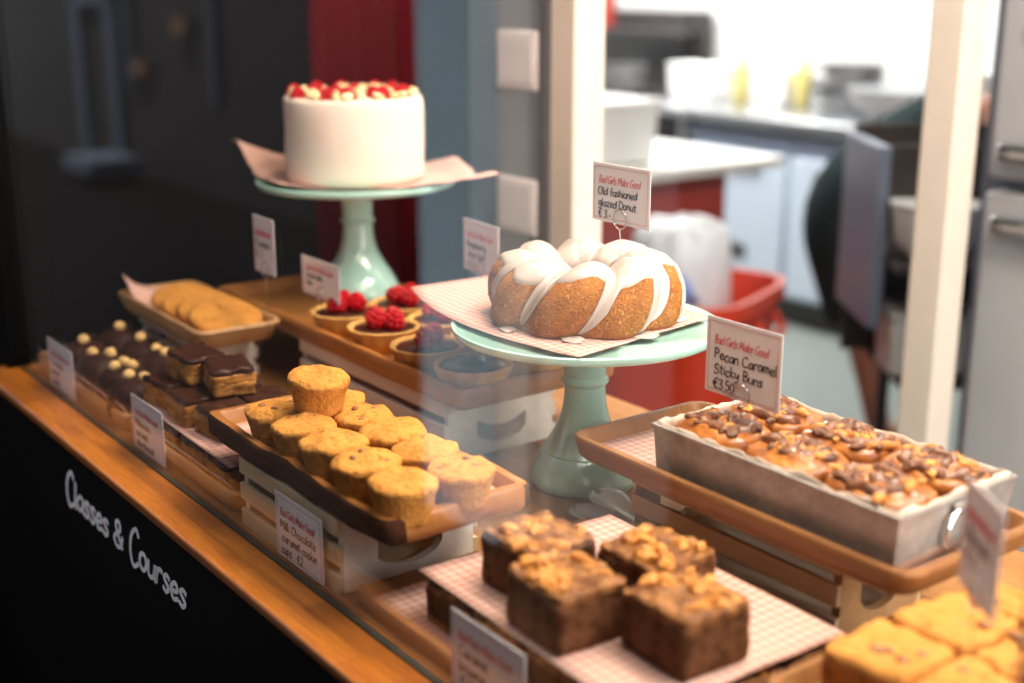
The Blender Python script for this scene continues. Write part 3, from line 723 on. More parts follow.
# ---------------------------------------------------------------- big cookies
for k, (s, n, z, tx, l) in enumerate(((-.70, .210, .022, .30, 'big flat golden cookie leaning foremost on the cookie tray'), (-.745, .212, .020, .30, 'big flat cookie second in the leaning row'),
                                (-.79, .208, .020, .32, 'big flat cookie third in the leaning row'), (-.835, .210, .018, .30, 'big flat cookie at the dark end of the leaning row'))):
    def fn(p, a, k=k):
        q = 1 + .035*noise.noise(Vector((math.cos(a)*1.4+k*3, math.sin(a)*1.4, 0))); return Vector((p.x*q, p.y*q, p.z + .0014*noise.noise(p*60+Vector((k, 0, 0)))))
    m = MB().lathe([(.044, 0), (.0495, .002), (.0515, .006), (.0495, .0105), (.044, .013), (.03, .0142), (.015, .0148), (.004, .015)], 48, fn)
    o = m.build('big_cookie', 'cookie', None, W(s, n, .083+z*.25), 0, ang=0)
    o.rotation_euler = Matrix.Rotation(ANG, 3, 'Z').to_euler(); o.rotation_mode = 'XYZ'
    o.matrix_world = Matrix.Translation(W(s+.022, n, .0835+z*.55)) @ Matrix.Rotation(ANG, 4, 'Z') @ Matrix.Rotation(.30, 4, 'Y')
    tag(o, l, 'cookie', 'big flat cookies')
    rnd = random.Random(k)
    for j in range(3):
        a = rnd.uniform(0, 6.28); r = rnd.uniform(.005, .035)
        MB().blob((r*math.cos(a), r*math.sin(a), .0148), .003, 1, (1, 1, .5)).build('chocolate_chip', 'chip', o)

# ---------------------------------------------------------------- chocolate domes with nuts
def dome(seed, nn):
    o = thing('chocolate_dome', 'x', 'cake', (0, 0, 0), 0, 'chocolate coated domes')
    sd = Vector((seed, seed*2, 0))
    def fn(p, a):
        k = 1 + .16*noise.noise(Vector((math.cos(a)*1.6, math.sin(a)*1.6, p.z*30))+sd); return Vector((p.x*k, p.y*k, p.z*(1+.05*noise.noise(sd+p*20))))
    MB().lathe([(.032, 0), (.0365, .003), (.0385, .012), (.0378, .024), (.0345, .036), (.027, .046), (.015, .0515), (.004, .053)], 40, fn).build('coating', 'dome', o, ang=0)
    for k in range(nn):
        a = 2*math.pi*k/nn + seed; r = 0.0 if nn == 1 else .013
        MB().blob((r*math.cos(a), r*math.sin(a), .0560 if nn == 1 else .0530), .0084, 2, (1, 1, .95), .15, 2., seed+k).build('hazelnut', 'nut', o)
    return o
dp = [(-.815, .052, 1), (-.742, .052, 2), (-.668, .056, 3), (-.605, .050, 2), (-.855, .120, 1), (-.778, .122, 1), (-.702, .122, 2), (-.625, .120, 2)]
dl = ['chocolate dome with one hazelnut, at the dark end next to the glass', 'chocolate dome with two hazelnuts, second along the glass', 'chocolate dome with three hazelnuts, in the front row', 'chocolate dome next to the caramel slices in the front row',
      'chocolate dome with one hazelnut in the far corner of the tray', 'chocolate dome with one hazelnut in the middle of the back row', 'chocolate dome with two hazelnuts, third in the back row', 'chocolate dome in the back row touching the caramel slices']
for k, ((s, n, nn), l) in enumerate(zip(dp, dl)):
    o = dome(k*2.1, nn); o.location = W(s, n, .0085); o.rotation_euler = (0, 0, k*.9); o['label'] = l

# ---------------------------------------------------------------- caramel shortbread slices
def slice_(seed, sx=.066, sy=.052, h=.033):
    o = thing('caramel_slice', 'x', 'cake slice', (0, 0, 0), 0, 'caramel shortbread slices')
    MB().rough(sx, sy, h*.50, 8, .0036, 90, seed, rnd=.02).build('shortbread_base', 'short', o, ang=0)
    MB().rough(sx*.985, sy*.985, h*.30, 7, .0028, 80, seed+3, cz=h*.48, rnd=.02).build('caramel_layer', 'caramel', o, ang=0)
    MB().rough(sx*.99, sy*.99, h*.20, 8, .0026, 75, seed+6, top=.003, cz=h*.78, rnd=.05).build('chocolate_top', 'choc', o, ang=50)
    return o
sl = [(-.515, .052, 0, .04, 'lower caramel slice nearest the chocolate domes, behind the glass'), (-.445, .050, 0, -.03, 'second lower caramel slice along the glass behind its card'),
      (-.375, .052, 0, .05, 'third lower caramel slice along the glass'), (-.305, .050, 0, -.05, 'lower caramel slice beside the low crate'), (-.512, .112, 0, 0, 'lower caramel slice in the back row by the chocolate domes'),
      (-.30, .112, 0, .02, 'lower caramel slice in the back row by the live edge tray'),
      (-.510, .062, 1, .10, 'upper caramel slice nearest the chocolate domes'), (-.437, .060, 1, -.06, 'upper caramel slice in the middle of the paper edge'), (-.362, .068, 1, .16, 'upper caramel slice beside the live edge tray'),
      (-.455, .118, 1, 0., 'upper caramel slice at the back, supporting the top pair'), (-.380, .124, 1, -.08, 'upper caramel slice at the back, near the cookie cups'),
      (-.490, .086, 2, .05, 'topmost caramel slice by the chocolate domes'), (-.420, .098, 2, -.22, 'topmost caramel slice toward the cookie cups')]
zl = (.0098, .0485, .0825)
for k, (s, n, lv, r, l) in enumerate(sl):
    o = slice_(k*1.7); o.location = W(s, n, zl[lv]); o.rotation_euler = (0, 0, ANG + r); o['label'] = l

# ---------------------------------------------------------------- brownies
def brownie(seed, sx=.073, sy=.068, h=.043):
    o = thing('walnut_brownie', 'x', 'brownie', (0, 0, 0), 0, 'walnut brownies')
    MB().rough(sx, sy, h, 9, .0016, 65, seed, rnd=.015).build('sponge', 'brownie', o, ang=0)
    MB().rough(sx*1.01, sy*1.01, .006, 12, .0018, 60, seed+2, top=.0055, cz=h-.001, rnd=.05).build('nut_topping', 'browntop', o, ang=0)
    rnd = random.Random(seed)
    for k in range(17):
        x = rnd.uniform(-.44, .44)*sx; y = rnd.uniform(-.44, .44)*sy
        MB().blob((x, y, h+.0065), rnd.uniform(.0048, .0092), 2, (1.25, .8, .75), .6, 2.6, seed+k, Matrix.Rotation(rnd.uniform(0, 6), 3, 'Z') @ Matrix.Rotation(rnd.uniform(-.5, .5), 3, 'X')).build('walnut_piece', 'walnut', o)
    return o
bl = [(.140, .076, 0, 0, 'lower brownie at the tray corner nearest the low crate'), (.214, .074, 0, .02, 'lower brownie second along the glass'), (.288, .074, 0, -.02, 'lower brownie third along the glass behind the price card'), (.362, .076, 0, .02, 'lower brownie at the near corner by the blondie tray'),
      (.140, .148, 0, -.02, 'lower brownie in the second row by the low crate'), (.362, .148, 0, .0, 'lower brownie in the second row by the blondie tray'), (.142, .218, 0, .03, 'lower brownie in the back row by the low crate'), (.362, .220, 0, -.02, 'lower brownie in the back row by the bun crate'),
      (.186, .104, 1, .06, 'upper brownie at the back of the pile, toward the cookie cups'), (.262, .074, 1, -.05, 'upper brownie at the front of the pile, toward the glass'), (.268, .165, 1, .10, 'upper brownie at the back of the pile, toward the bun crate'), (.346, .124, 1, -.03, 'upper brownie at the near corner of the pile')]
for k, (s, n, lv, r, l) in enumerate(bl):
    o = brownie(k*2.3+1, h=.033 if lv == 0 else .042); o.location = W(s, n, .0095 if lv == 0 else .0592); o.rotation_euler = (0, 0, ANG+r); o['label'] = l

# ---------------------------------------------------------------- blondies
for k, (s, n, r, l) in enumerate(((.462, .185, .03, 'yellow blondie slice at the front of the oak tray'), (.535, .185, -.05, 'yellow blondie slice nearest the steel window post'), (.463, .262, -.04, 'yellow blondie slice in the middle by the metal tin'),
                                (.537, .262, .03, 'yellow blondie slice behind the card'), (.468, .325, .05, 'yellow blondie slice at the back of the oak tray'))):
    o = thing('blondie_slice', l, 'blondie', W(s+.012, n+.020, .0508), ANG+r, 'blondie slices')
    MB().rough(.070, .071 if k < 4 else .045, .040, 10, .0018, 60, k*2.7, top=.006, rnd=.05).build('crumb', 'blond', o, ang=0)
    rnd = random.Random(k)
    for j in range(4): MB().blob((rnd.uniform(-.03, .03), rnd.uniform(-.02, .02), .0415), .005, 2, (1.3, .8, .5), .3, 2., j).build('caramel_chunk', 'chip', o)

# ---------------------------------------------------------------- tin of sticky buns
def tin():
    s0, s1, n0, n1, h = .118, .408, .297, .455, .051; L = s1-s0; Wd = n1-n0
    o = thing('baking_tin', 'rectangular aged metal baking tin with ring handle on oak tray', 'baking tin', W((s0+s1)/2, (n0+n1)/2, .0945), ANG)
    b = MB(); R = []
    for k, i, z in ((.97, 0, 0), (1., 0, h), (1., .0015, h), (.97, .0015, .0015)):
        R.append([b.b.verts.new((sx*(L/2*k-i), sy*(Wd/2*k-i), z)) for sx, sy in ((1, -1), (1, 1), (-1, 1), (-1, -1))])
    for i in range(3):
        for k in range(4): b.face([R[i][k], R[i][(k+1) % 4], R[i+1][(k+1) % 4], R[i+1][k]])
    b.face(R[0][::-1]); b.face(R[3]); b.build('body', 'tin', o, bevel=.002)
    x, y = L/2, Wd/2; MB().tube([(x, -y, h), (x, y, h), (-x, y, h), (-x, -y, h)], .0022, 8, closed=True).build('rolled_rim', 'tin', o)
    for sx in (1, -1):
        MB().tube([(sx*(x+.0035), .019*math.cos(a), .024+.019*math.sin(a)) for a in [2*math.pi*k/28 for k in range(28)]], .0022, 8, closed=True).build('ring_handle', 'chrome', o)
        MB().box(sx*(x+.002), 0, .043, .005, .022, .010).build('handle_bracket', 'tin', o, bevel=.001)
    # liner paper
    def wall(u, v):
        a = u*2*(L+Wd); l = L-.006; w = Wd-.006
        p = a/(2*(L+Wd))*2*(l+w)
        if p < l: q = Vector((-l/2+p, -w/2, 0))
        elif p < l+w: q = Vector((l/2, -w/2+p-l, 0))
        elif p < 2*l+w: q = Vector((l/2-(p-l-w), w/2, 0))
        else: q = Vector((-l/2, w/2-(p-2*l-w), 0))
        top = h + .0045 + .005*noise.noise(Vector((u*26, 0, 1))) + .004*noise.noise(Vector((u*70, 3, 1)))
        inn = 1 - .05*v*abs(noise.noise(Vector((u*30, v*3, 5)))) - .004
        q = q*inn; q.z = .004 + (top-.004)*v; return q
    lp = MB().sheet(wall, 120, 6).build('liner_sheet', 'liner', None, o.location, ANG, solid=.0006, ang=0)
    tag(lp, 'crumpled baking paper lining the metal tin of buns', 'paper')
    bl_ = ['sticky bun under the price card at the end of the tin by the cake stand', 'sticky bun in the middle of the tin on the window side', 'sticky bun above the ring handle on the window side',
           'sticky bun in the far corner of the tin by the cake stand', 'sticky bun in the middle of the tin on the kitchen side', 'sticky bun above the ring handle on the kitchen side']
    for k in range(6):
        i, j = k % 3, k//3; cx = (-1+i)*(L-.012)/3; cy = (-.5+j)*(Wd-.012)/2*1.0
        q = thing('sticky_bun', bl_[k], 'bun', W((s0+s1)/2+cx, (n0+n1)/2+cy, .0975), ANG, 'pecan sticky buns')
        bx, by = (L-.016)/6, (Wd-.016)/4; rnd = random.Random(k*5+2); ph = rnd.uniform(0, 6)
        def fn(u, v):
            # spiral bun squeezed into its cell
            r = u; a = v*2*math.pi; c, s_ = math.cos(a), math.sin(a); se = 3.2
            rad = (abs(c)**se + abs(s_)**se)**(-1/se)
            p = Vector((bx*rad*c*min(r*1.25, 1.), by*rad*s_*min(r*1.25, 1.), 0))
            if r <= .8:
                rr = r/.8; sw = math.sin(rr*9.5 - a*1. + ph)
                p.z = .0475 + .010*math.sqrt(max(0, 1-rr**2.4)) + .0030*sw*(1-rr**4) + .0018*noise.noise(p*120+Vector((k, 0, 0)))
            else: p.z = .0475*(1-(r-.8)/.2)
            return p
        m = MB(); g = []
        nu, nv = 26, 56
        for u in range(1, nu+1): g.append([m.b.verts.new(fn(u/nu, v/nv)) for v in range(nv)])
        cv = m.b.verts.new(fn(0.001, 0))
        for v in range(nv): m.face([cv, g[0][v], g[0][(v+1) % nv]])
        for u in range(nu-1):
            for v in range(nv): m.face([g[u][v], g[u+1][v], g[u+1][(v+1) % nv], g[u][(v+1) % nv]])
        m.build('dough', 'bread', q, ang=0)
        # caramel poured along the swirl, with pecans in it
        m = MB(); amax = rnd.uniform(4.6, 6.0); pts = []
        for t in range(40):
            a = ph + t/39*amax*1.6; rr = .12 + .62*t/39
            c, s_ = math.cos(a), math.sin(a); rad = (abs(c)**3.2+abs(s_)**3.2)**(-1/3.2)
            zz = .0485 + .010*math.sqrt(max(0, 1-rr**2.4))
            pts.append((bx*rad*c*rr, by*rad*s_*rr, zz-.0022))
        m.tube(pts, [.0062+.004*noise.noise(Vector((t*.5, k, 0))) for t in range(40)], 8)
        for v in m.b.verts: v.co += noise.noise_vector(v.co*130)*.0055
        m.build('caramel_swirl', 'sticky', q, ang=0)
        for j2 in range(34):
            t = rnd.randrange(2, 39); p = Vector(pts[t]) + Vector((rnd.uniform(-.013, .013), rnd.uniform(-.011, .011), .002))
            MB().blob(p, rnd.uniform(.0045, .0075), 2, (1.3, .75, .55), .5, 2.4, j2+k, Matrix.Rotation(rnd.uniform(0, 6), 3, 'Z')).build('pecan_piece', 'pecan' if j2 % 3 else 'walnut', q)
tin()

# ---------------------------------------------------------------- tongs
tg = thing('serving_tongs', 'clear plastic serving tongs lying by the foot of the stand', 'tongs', W(.030, .332, .001), ANG)
for sy, zz in ((-1, .003), (1, .014)):
    def fn(u, v, sy=sy, zz=zz):
        x = -.055 + .16*u; wdt = .012 + .010*math.exp(-((u-.16)/.13)**2) - .008*max(0, u-.4)
        if u < .06: wdt *= math.sqrt(max(.05, u/.06))
        y = (v-.5)*2*wdt; bow = (y/max(wdt, .001))**2*.005
        return Vector((x, y + sy*.015*(1-u) , zz + bow + .012*u*(0 if sy < 0 else -.6)))
    MB().sheet(fn, 28, 8).build('arm', 'clear', tg, solid=.0016, ang=0)

# ---------------------------------------------------------------- price cards
price_card('price card leaning on the glass in front of the chocolate domes', -.785, .008, .0015, ['Chocolate', 'biscuit', 'domes'], w=.105, h=.070)
price_card('price card leaning on the glass in front of the caramel slices', -.463, .008, .0015, ['Millionaire', 'caramel', 'shortbread'])
price_card('price card for milk chocolate caramel cookie cups, leaning on the slatted crate', -.072, .008, .0015, ['Milk Chocolate', 'caramel cookie', 'cups   E2'], w=.098)
price_card('price card standing against the glass in front of the brownies', .245, .008, .0015, ['Caramel', 'brownie', 'E 3'])
price_card('price card on a wire loop above the bundt cake', -.088, .430, .297, ['Old fashioned', 'glazed Donut', 'E 3.-'], w=.097, h=.066, wire=.045)
price_card('price card for pecan caramel sticky buns, wired up from the tin', .174, .358, .172, ['Pecan Caramel', 'Sticky Buns', 'E3.50'], w=.097, h=.076, wire=.014)
price_card('tilted price card standing behind the bundt cake', -.395, .455, .182, ['Raspberry', 'choc tart', 'E 3'], w=.095, h=.070, wire=.080, yaw=-.1)
price_card('low price card at the foot of the cream cake stand', -.585, .315, .132, ['Cream cake', 'slice'], w=.108, h=.054, wire=.042)
price_card('narrow price card on a wire above the big cookies', -.612, .245, .172, ['Cookies', 'E 2'], w=.062, h=.078, wire=.085)
price_card('price card standing among the blondies by the window post', .542, .200, .158, ['Blondie', 'E 3'], w=.066, h=.078, wire=.070, yaw=-.62)

# ================================================================== SWITCH PLATES, KITCHEN
for k, (z, l) in enumerate(((.432, 'upper square pale switch plate on the grey door jamb'), (.185, 'lower square pale switch plate on the grey door jamb'))):
    o = thing('switch_plate', l, 'switch', W(-.795, .8145, z), ANG, 'switch plates')
    MB().box(0, 0, 0, .112, .010, .098).build('cover', 'plate', o, bevel=.006, seg=3)
    MB().box(0, -.0055, 0, .090, .002, .076).build('rocker', 'plate', o, bevel=.0008)

def fbox(name, label, cat, s0, s1, n0, n1, z0, z1, m, bevel=.004, group=None):
    return tag(cube(name, m, s0, s1, n0, n1, z0, z1, bevel), label, cat, group)
# white counter with red base
kc = thing('kitchen_counter', 'white topped kitchen counter with deep red base panels', 'counter', W(-2.45, 2.1, FLOOR), ANG)
MB().box(0, 0, .875, .96, 1.42, .035).build('worktop', 'counter', kc, bevel=.004)
MB().box(-.02, -.08, .43, .84, 1.20, .86).build('base_cabinet', 'redpaint', kc, bevel=.003)
for k in range(2): MB().box(.405, -.38+.6*k, .45, .016, .56, .74).build('panel', 'redpaint', kc, bevel=.003)
MB().box(-.02, -.08, .04, .80, 1.14, .08).build('plinth', 'darkmetal', kc)
t = thing('storage_tub', 'large white lidded tub on the white counter beside the cream post', 'tub', W(-2.30, 2.16, -.0075), ANG)
MB().box(0, 0, .09, .40, .36, .18, taper=1.05).build('body', 'white', t, bevel=.015, seg=3); MB().box(0, 0, .192, .44, .40, .026).build('lid', 'white', t, bevel=.008)
t = thing('card_reader', 'small dark box with an orange side on the white counter', 'box', W(-2.83, 2.70, -.0075), ANG)
MB().box(0, 0, .04, .12, .14, .08).build('body', 'darkbrown', t, bevel=.006); MB().box(.062, .03, .04, .006, .07, .07).build('side_panel', 'oak', t)
# stainless refrigerated bench along the back
kb = thing('refrigerated_bench', 'long stainless bench with pale blue doors at the back of kitchen', 'bench', W(-2.45, 4.05, FLOOR), ANG)
MB().box(0, 0, .88, 1.84, .74, .04).build('worktop', 'steel', kb, bevel=.006)
MB().box(0, .02, .49, 1.80, .66, .74).build('body', 'bluewhite', kb, bevel=.004)
MB().box(0, .02, .79, 1.81, .70, .07).build('control_strip', 'slate', kb, bevel=.003)
for k in range(3):
    d = MB().box(-.60+.6*k, -.325, .44, .57, .035, .60).build('door', 'bluewhite', kb, bevel=.008)
    MB().box(-.60+.6*k, -.352, .69, .30, .025, .022).build('handle', 'steel', d, bevel=.004)
    MB().box(-.60+.6*k, -.346, .30, .16, .01, .05).build('vent', 'darkmetal', d)
MB().box(0, .04, .05, 1.74, .60, .10).build('plinth', 'darkmetal', kb)
MB().box(0, .36, .95, 1.84, .02, .14).build('upstand', 'steel', kb)
# dark range and its pans further along the back wall
rg = thing('cooking_range', 'dark enamel cooking range against the white back wall', 'range', W(-4.40, 4.06, FLOOR), ANG)
MB().box(0, 0, .45, .95, .70, .88).build('body', 'darkmetal', rg, bevel=.008)
MB().box(0, .32, 1.10, .95, .06, .42).build('splashback', 'darkmetal', rg, bevel=.004)
MB().box(0, .22, 1.20, .90, .24, .03).build('shelf', 'darkmetal', rg, bevel=.003)
for x in (-.28, 0, .28):
    MB().box(x, -.02, .905, .25, .50, .03).build('grate', 'darkmetal', rg, bevel=.004)
    MB().lathe([(.022, 0), (.022, .02), (.018, .026)], 20).build('knob', 'steel', rg).location = (x, -.36, .80)
for k, (s, n, r, h, l) in enumerate(((-4.52, 4.02, .13, .16, 'dark stock pot on the cooking range nearest the post'), (-4.16, 4.02, .11, .12, 'dark saucepan on the right of the cooking range'))):
    t = thing('cooking_pot', l, 'pot', W(s, n, .021), ANG, 'pots on the range')
    MB().lathe([(r*.95, 0), (r, .012), (r, h), (r+.006, h+.004), (r-.004, h), (r-.006, .01)], 36).build('body', 'greypan' if k else 'darkmetal', t)
    MB().tube([(r*math.cos(a), 0, 0) if 0 else (r+.035*math.sin(a), .04*math.cos(a), h*.75) for a in [math.pi*q/10 for q in range(11)]], .006).build('handle', 'darkmetal', t)
t = thing('tin_canister', 'red canister on the shelf over the cooking range', 'canister', W(-4.58, 4.22, .322), ANG)
MB().lathe([(.07, 0), (.072, .005), (.072, .15), (.066, .155)], 32).build('body', 'redpaint', t); MB().lathe([(.074, .155), (.074, .175), (.05, .185), (.012, .19)], 32).build('lid', 'redpaint', t)
pc = thing('prep_table', 'low steel prep table between the range and the refrigerated bench', 'table', W(-3.64, 4.05, FLOOR), ANG)
MB().box(0, 0, .88, .50, .70, .04).build('tabletop', 'steel', pc, bevel=.004); MB().box(0, 0, .30, .46, .64, .02).build('shelf', 'steel', pc)
for x in (-.22, .22):
    for y in (-.31, .31): MB().box(x, y, .43, .035, .035, .86).build('leg', 'steel', pc)
for k, (s, n, l) in enumerate(((-3.76, 4.1, 'white food tub on the prep table next to the range'), (-3.58, 4.06, 'white food tub in the middle of the prep table'), (-3.18, 4.12, 'white food tub between the yellow bottles'))):
    t = thing('food_tub', l, 'tub', W(s, n, .0015), ANG, 'white food tubs')
    MB().box(0, 0, .075, .15, .15, .15, taper=1.08).build('body', 'white', t, bevel=.012, seg=3); MB().box(0, 0, .158, .17, .17, .018).build('lid', 'white', t, bevel=.006)
for k, (s, n, l) in enumerate(((-3.30, 3.98, 'yellow squeeze bottle nearest the prep table'), (-3.05, 4.12, 'yellow squeeze bottle beside the grey pans'))):
    t = thing('squeeze_bottle', l, 'bottle', W(s, n, .001), ANG, 'yellow squeeze bottles')
    MB().lathe([(.036, 0), (.04, .006), (.04, .17), (.034, .19), (.02, .20)], 28).build('body', 'yellow', t); MB().lathe([(.022, .2), (.022, .215), (.008, .225), (.004, .265)], 20).build('nozzle', 'yellow', t)
for k, (s, n, z, r, l) in enumerate(((-2.80, 4.16, .001, .15, 'wide grey pan on the refrigerated bench'), (-2.80, 4.16, .105, .135, 'grey pan stacked in the wide pan'))):
    t = thing('grey_pan', l, 'pan', W(s, n, z), ANG, 'stacked grey pans')
    MB().lathe([(r*.85, 0), (r*.9, .006), (r, .10), (r+.006, .102), (r-.005, .098), (r*.85, .008)], 36).build('body', 'greypan', t); MB().tube([(0, -r, .085), (0, -r-.06, .105), (0, -r-.12, .11)], .010).build('handle', 'darkmetal', t)
t = thing('mixing_bowl', 'large bright white mixing bowl on the refrigerated bench', 'bowl', W(-2.42, 3.98, .001), ANG)
MB().lathe([(.09, 0), (.11, .006), (.17, .06), (.20, .125), (.206, .13), (.196, .126), (.16, .06), (.10, .012)], 44).build('body', 'white', t); MB().lathe([(.198, .126), (.208, .127), (.210, .133), (.200, .134)], 44).build('rolled_rim', 'steel', t)
t = thing('water_jug', 'tall white jug at the end of the bench by the cream pillar', 'jug', W(-2.05, 3.95, .001), ANG)
MB().lathe([(.07, 0), (.08, .01), (.085, .09), (.065, .19), (.07, .22), (.064, .218), (.058, .19)], 32).build('body', 'white', t); MB().tube([(-.066, 0, .19), (-.12, 0, .18), (-.125, 0, .10), (-.082, 0, .06)], .009).build('handle', 'white', t)

# red bin with bag
BX, BY = .455, 3.30
rb = thing('waste_bin', 'open bright orange red plastic bin in front of the red counter', 'bin', (BX, BY, FLOOR), -.55)
b = MB(); R = []
for k, i, z in ((.80, 0, 0), (1, 0, .66), (1.08, 0, .66), (1.08, 0, .70), (1., 0, .70), (.79, .006, .01)):
    ring = []
    for q in range(32):
        a = 2*math.pi*q/32; se = 4.5; c, s_ = math.cos(a), math.sin(a); rad = (abs(c)**se+abs(s_)**se)**(-1/se)
        ring.append(b.b.verts.new((.20*k*rad*c, .23*k*rad*s_, z)))
    R.append(ring)
for i in range(len(R)-1):
    for k in range(32): b.face([R[i][k], R[i][(k+1) % 32], R[i+1][(k+1) % 32], R[i+1][k]])
b.face(R[0][::-1]); b.face(R[-1]); b.build('body', 'redbin', rb)
for sx in (-1, 1): MB().tube([(sx*.215, -.07, .64), (sx*.25, -.05, .60), (sx*.25, .05, .60), (sx*.215, .07, .64)], .010).build('handle', 'redbin', rb)
t = thing('bin_bag', 'stuffed white bag bulging out of the red bin', 'bag', (BX-.02, BY, FLOOR+.40), -.55)
MB().lathe([(.09, .10), (.125, .13), (.135, .22), (.13, .36), (.118, .43), (.09, .455), (.03, .462)], 48, lambda p, a: Vector((p.x, p.y, p.z))*(1+.07*noise.noise(Vector((math.cos(a)*2.5, math.sin(a)*2.5, p.z*14))))).build('bag', 'bag', t, ang=0)
MB().blob((-.02, -.11, .30), .115, 4, (1.0, .65, .6), .25, 2., 8.).build('blue_contents', 'bluebag', t)

# shelf unit with bowl and box by the pillar
su = thing('shelf_unit', 'dark shelf unit with a blue grey steel side beside the pillar', 'shelf unit', (.935, 3.0, FLOOR), 0)
MB().box(-.115, 0, .905, .03, .30, .41).build('side_panel', 'slate', su, bevel=.003)
MB().box(.32, 0, .905, .03, .30, .41).build('side_panel', 'slate', su, bevel=.003)
MB().box(.10, .145, .85, .42, .012, .56).build('back_panel', 'darkbrown', su)
MB().box(.10, -.145, 1.03, .41, .012, .17).build('top_drawer', 'darkbrown', su, bevel=.003)
MB().box(.10, -.06, .86, .41, .42, .02).build('shelf', 'darkbrown', su, bevel=.002)
MB().box(.13, -.02, .57, .36, .30, .02).build('shelf', 'darkbrown', su, bevel=.002)
for x in (.0, .31):
    for y in (-.13, .13): MB().box(x, y, .36, .025, .025, .70).build('leg', 'darkmetal', su)
t = thing('white_bowl', 'rounded white bowl on the dark shelf unit by the pillar', 'bowl', (.925, 2.80, FLOOR+.8705), 0)
MB().lathe([(.045, 0), (.06, .004), (.088, .045), (.096, .105), (.098, .122), (.093, .118), (.08, .045), (.04, .01)], 40).build('body', 'white', t); MB().lathe([(.0925, .1195), (.100, .120), (.101, .126), (.094, .127)], 40).build('rim', 'white', t)
t = thing('plastic_box', 'pale plastic box on the lower shelf by the pillar', 'box', (.955, 2.93, FLOOR+.5805), 0)
MB().box(0, 0, .07, .17, .14, .14, taper=1.06).build('body', 'white', t, bevel=.010); MB().box(0, 0, .147, .19, .16, .014).build('lid', 'white', t, bevel=.004)

# fridge
fr = thing('fridge', 'silver two door fridge with chrome handles beside the pillar', 'fridge', W(-.025, 1.86, FLOOR), ANG)
MB().box(-.025, .03, .95, .73, .58, 1.86).build('body', 'slate', fr, bevel=.006)
up = MB().box(0, -.295, 1.505, .68, .06, .77).build('upper_door', 'fridge', fr, bevel=.014, seg=3)
lo = MB().box(0, -.295, .56, .68, .06, 1.08).build('lower_door', 'fridge', fr, bevel=.014, seg=3)
MB().box(-.17, -.345, 1.172, .26, .035, .034).build('handle', 'chrome', up, bevel=.010, seg=3)
MB().box(-.17, -.345, 1.045, .26, .035, .034).build('handle', 'chrome', lo, bevel=.010, seg=3)
for x in (-.28, .28): MB().lathe([(.02, 0), (.02, .03)], 16).build('foot', 'darkmetal', fr).location = (x, -.2, .0)
mg = MB().lathe([(.010, 0), (.0115, .002), (.009, .007), (.003, .009)], 20).build('fridge_magnet', 'redbin', None)
mg.matrix_world = Matrix.Translation(W(-.30, 1.5348, .475)) @ Matrix.Rotation(ANG, 4, 'Z') @ Matrix.Rotation(math.pi/2, 4, 'X')
tag(mg, 'small red magnet on the upper fridge door', 'magnet')

# ---------------------------------------------------------------- person bending behind the pillar
def skin(name, pts, edges, m, parent, sub=2, root=0):
    me = bpy.data.meshes.new(name); me.from_pydata([p[0] for p in pts], edges, []); me.materials.append(M[m])
    o = bpy.data.objects.new(name, me); C.objects.link(o); o.parent = parent
    o.modifiers.new('skin', 'SKIN'); 
    q = o.modifiers.new('soft', 'SUBSURF'); q.levels = sub; q.render_levels = sub
    for i, p in enumerate(pts):
        r = p[1]; me.skin_vertices[0].data[i].radius = (r, r) if not isinstance(r, tuple) else r
        me.skin_vertices[0].data[i].use_root = (i == root)
    for q in me.polygons: q.use_smooth = True
    o.modifiers['skin'].use_smooth_shade = True
    return o
pe = thing('person', 'person in dark green knee length clothes bending forward behind the pillar', 'person', (1.08, 3.85, FLOOR), 0)
P_ = []; E_ = []
def jt(x, y, z, r, par=None):
    P_.append(((x, y, z), r)); i = len(P_)-1
    if par is not None: E_.append((par, i))
    return i
pelv = jt(-.05, 0, .84, .120)
wst = jt(.07, 0, .95, .105, pelv); chs = jt(.20, 0, 1.04, .120, wst); nk = jt(.33, 0, 1.10, .050, chs); hd = jt(.40, 0, 1.13, .082, nk); hd2 = jt(.49, 0, 1.12, .075, hd)
for sy in (-1, 1):
    hp = jt(-.05, sy*.09, .78, .085, pelv); kn = jt(-.02 + (.03 if sy > 0 else 0), sy*.10, .46, .055, hp); ca = jt(.00+(.03 if sy > 0 else 0), sy*.10, .33, .050, kn); an = jt(.05+(.05 if sy > 0 else 0), sy*.10, .075, .034, ca); ft = jt(.17+(.05 if sy > 0 else 0), sy*.11, .032, .030, an)
    sh = jt(.25, sy*.17, 1.03, .052, chs); el = jt(.30, sy*.20, .77, .040, sh); wr = jt(.36, sy*.17, .54, .027, el); pm = jt(.38, sy*.16, .47, .030, wr)
    for k, (dx, ln) in enumerate(((-.024, .055), (-.008, .066), (.008, .062), (.024, .048))):
        f1 = jt(.385+dx, sy*.155, .47-ln*.6, .0088, pm); jt(.392+dx, sy*.150, .47-ln*1.25, .0080, f1)
    t1 = jt(.35, sy*.135, .455, .011, pm); jt(.345, sy*.115, .42, .009, t1)
body = skin('body', P_, E_, 'skin', pe)
D_ = [(.275, 1.07, .09, .16), (.22, 1.06, .115, .185), (.12, 1.00, .125, .18), (.02, .92, .145, .175), (-.04, .83, .165, .19), (-.045, .75, .165, .195), (-.04, .66, .145, .19), (-.03, .56, .118, .18), (-.02, .47, .105, .175), (-.02, .465, .098, .168)]
m = MB(); R = []
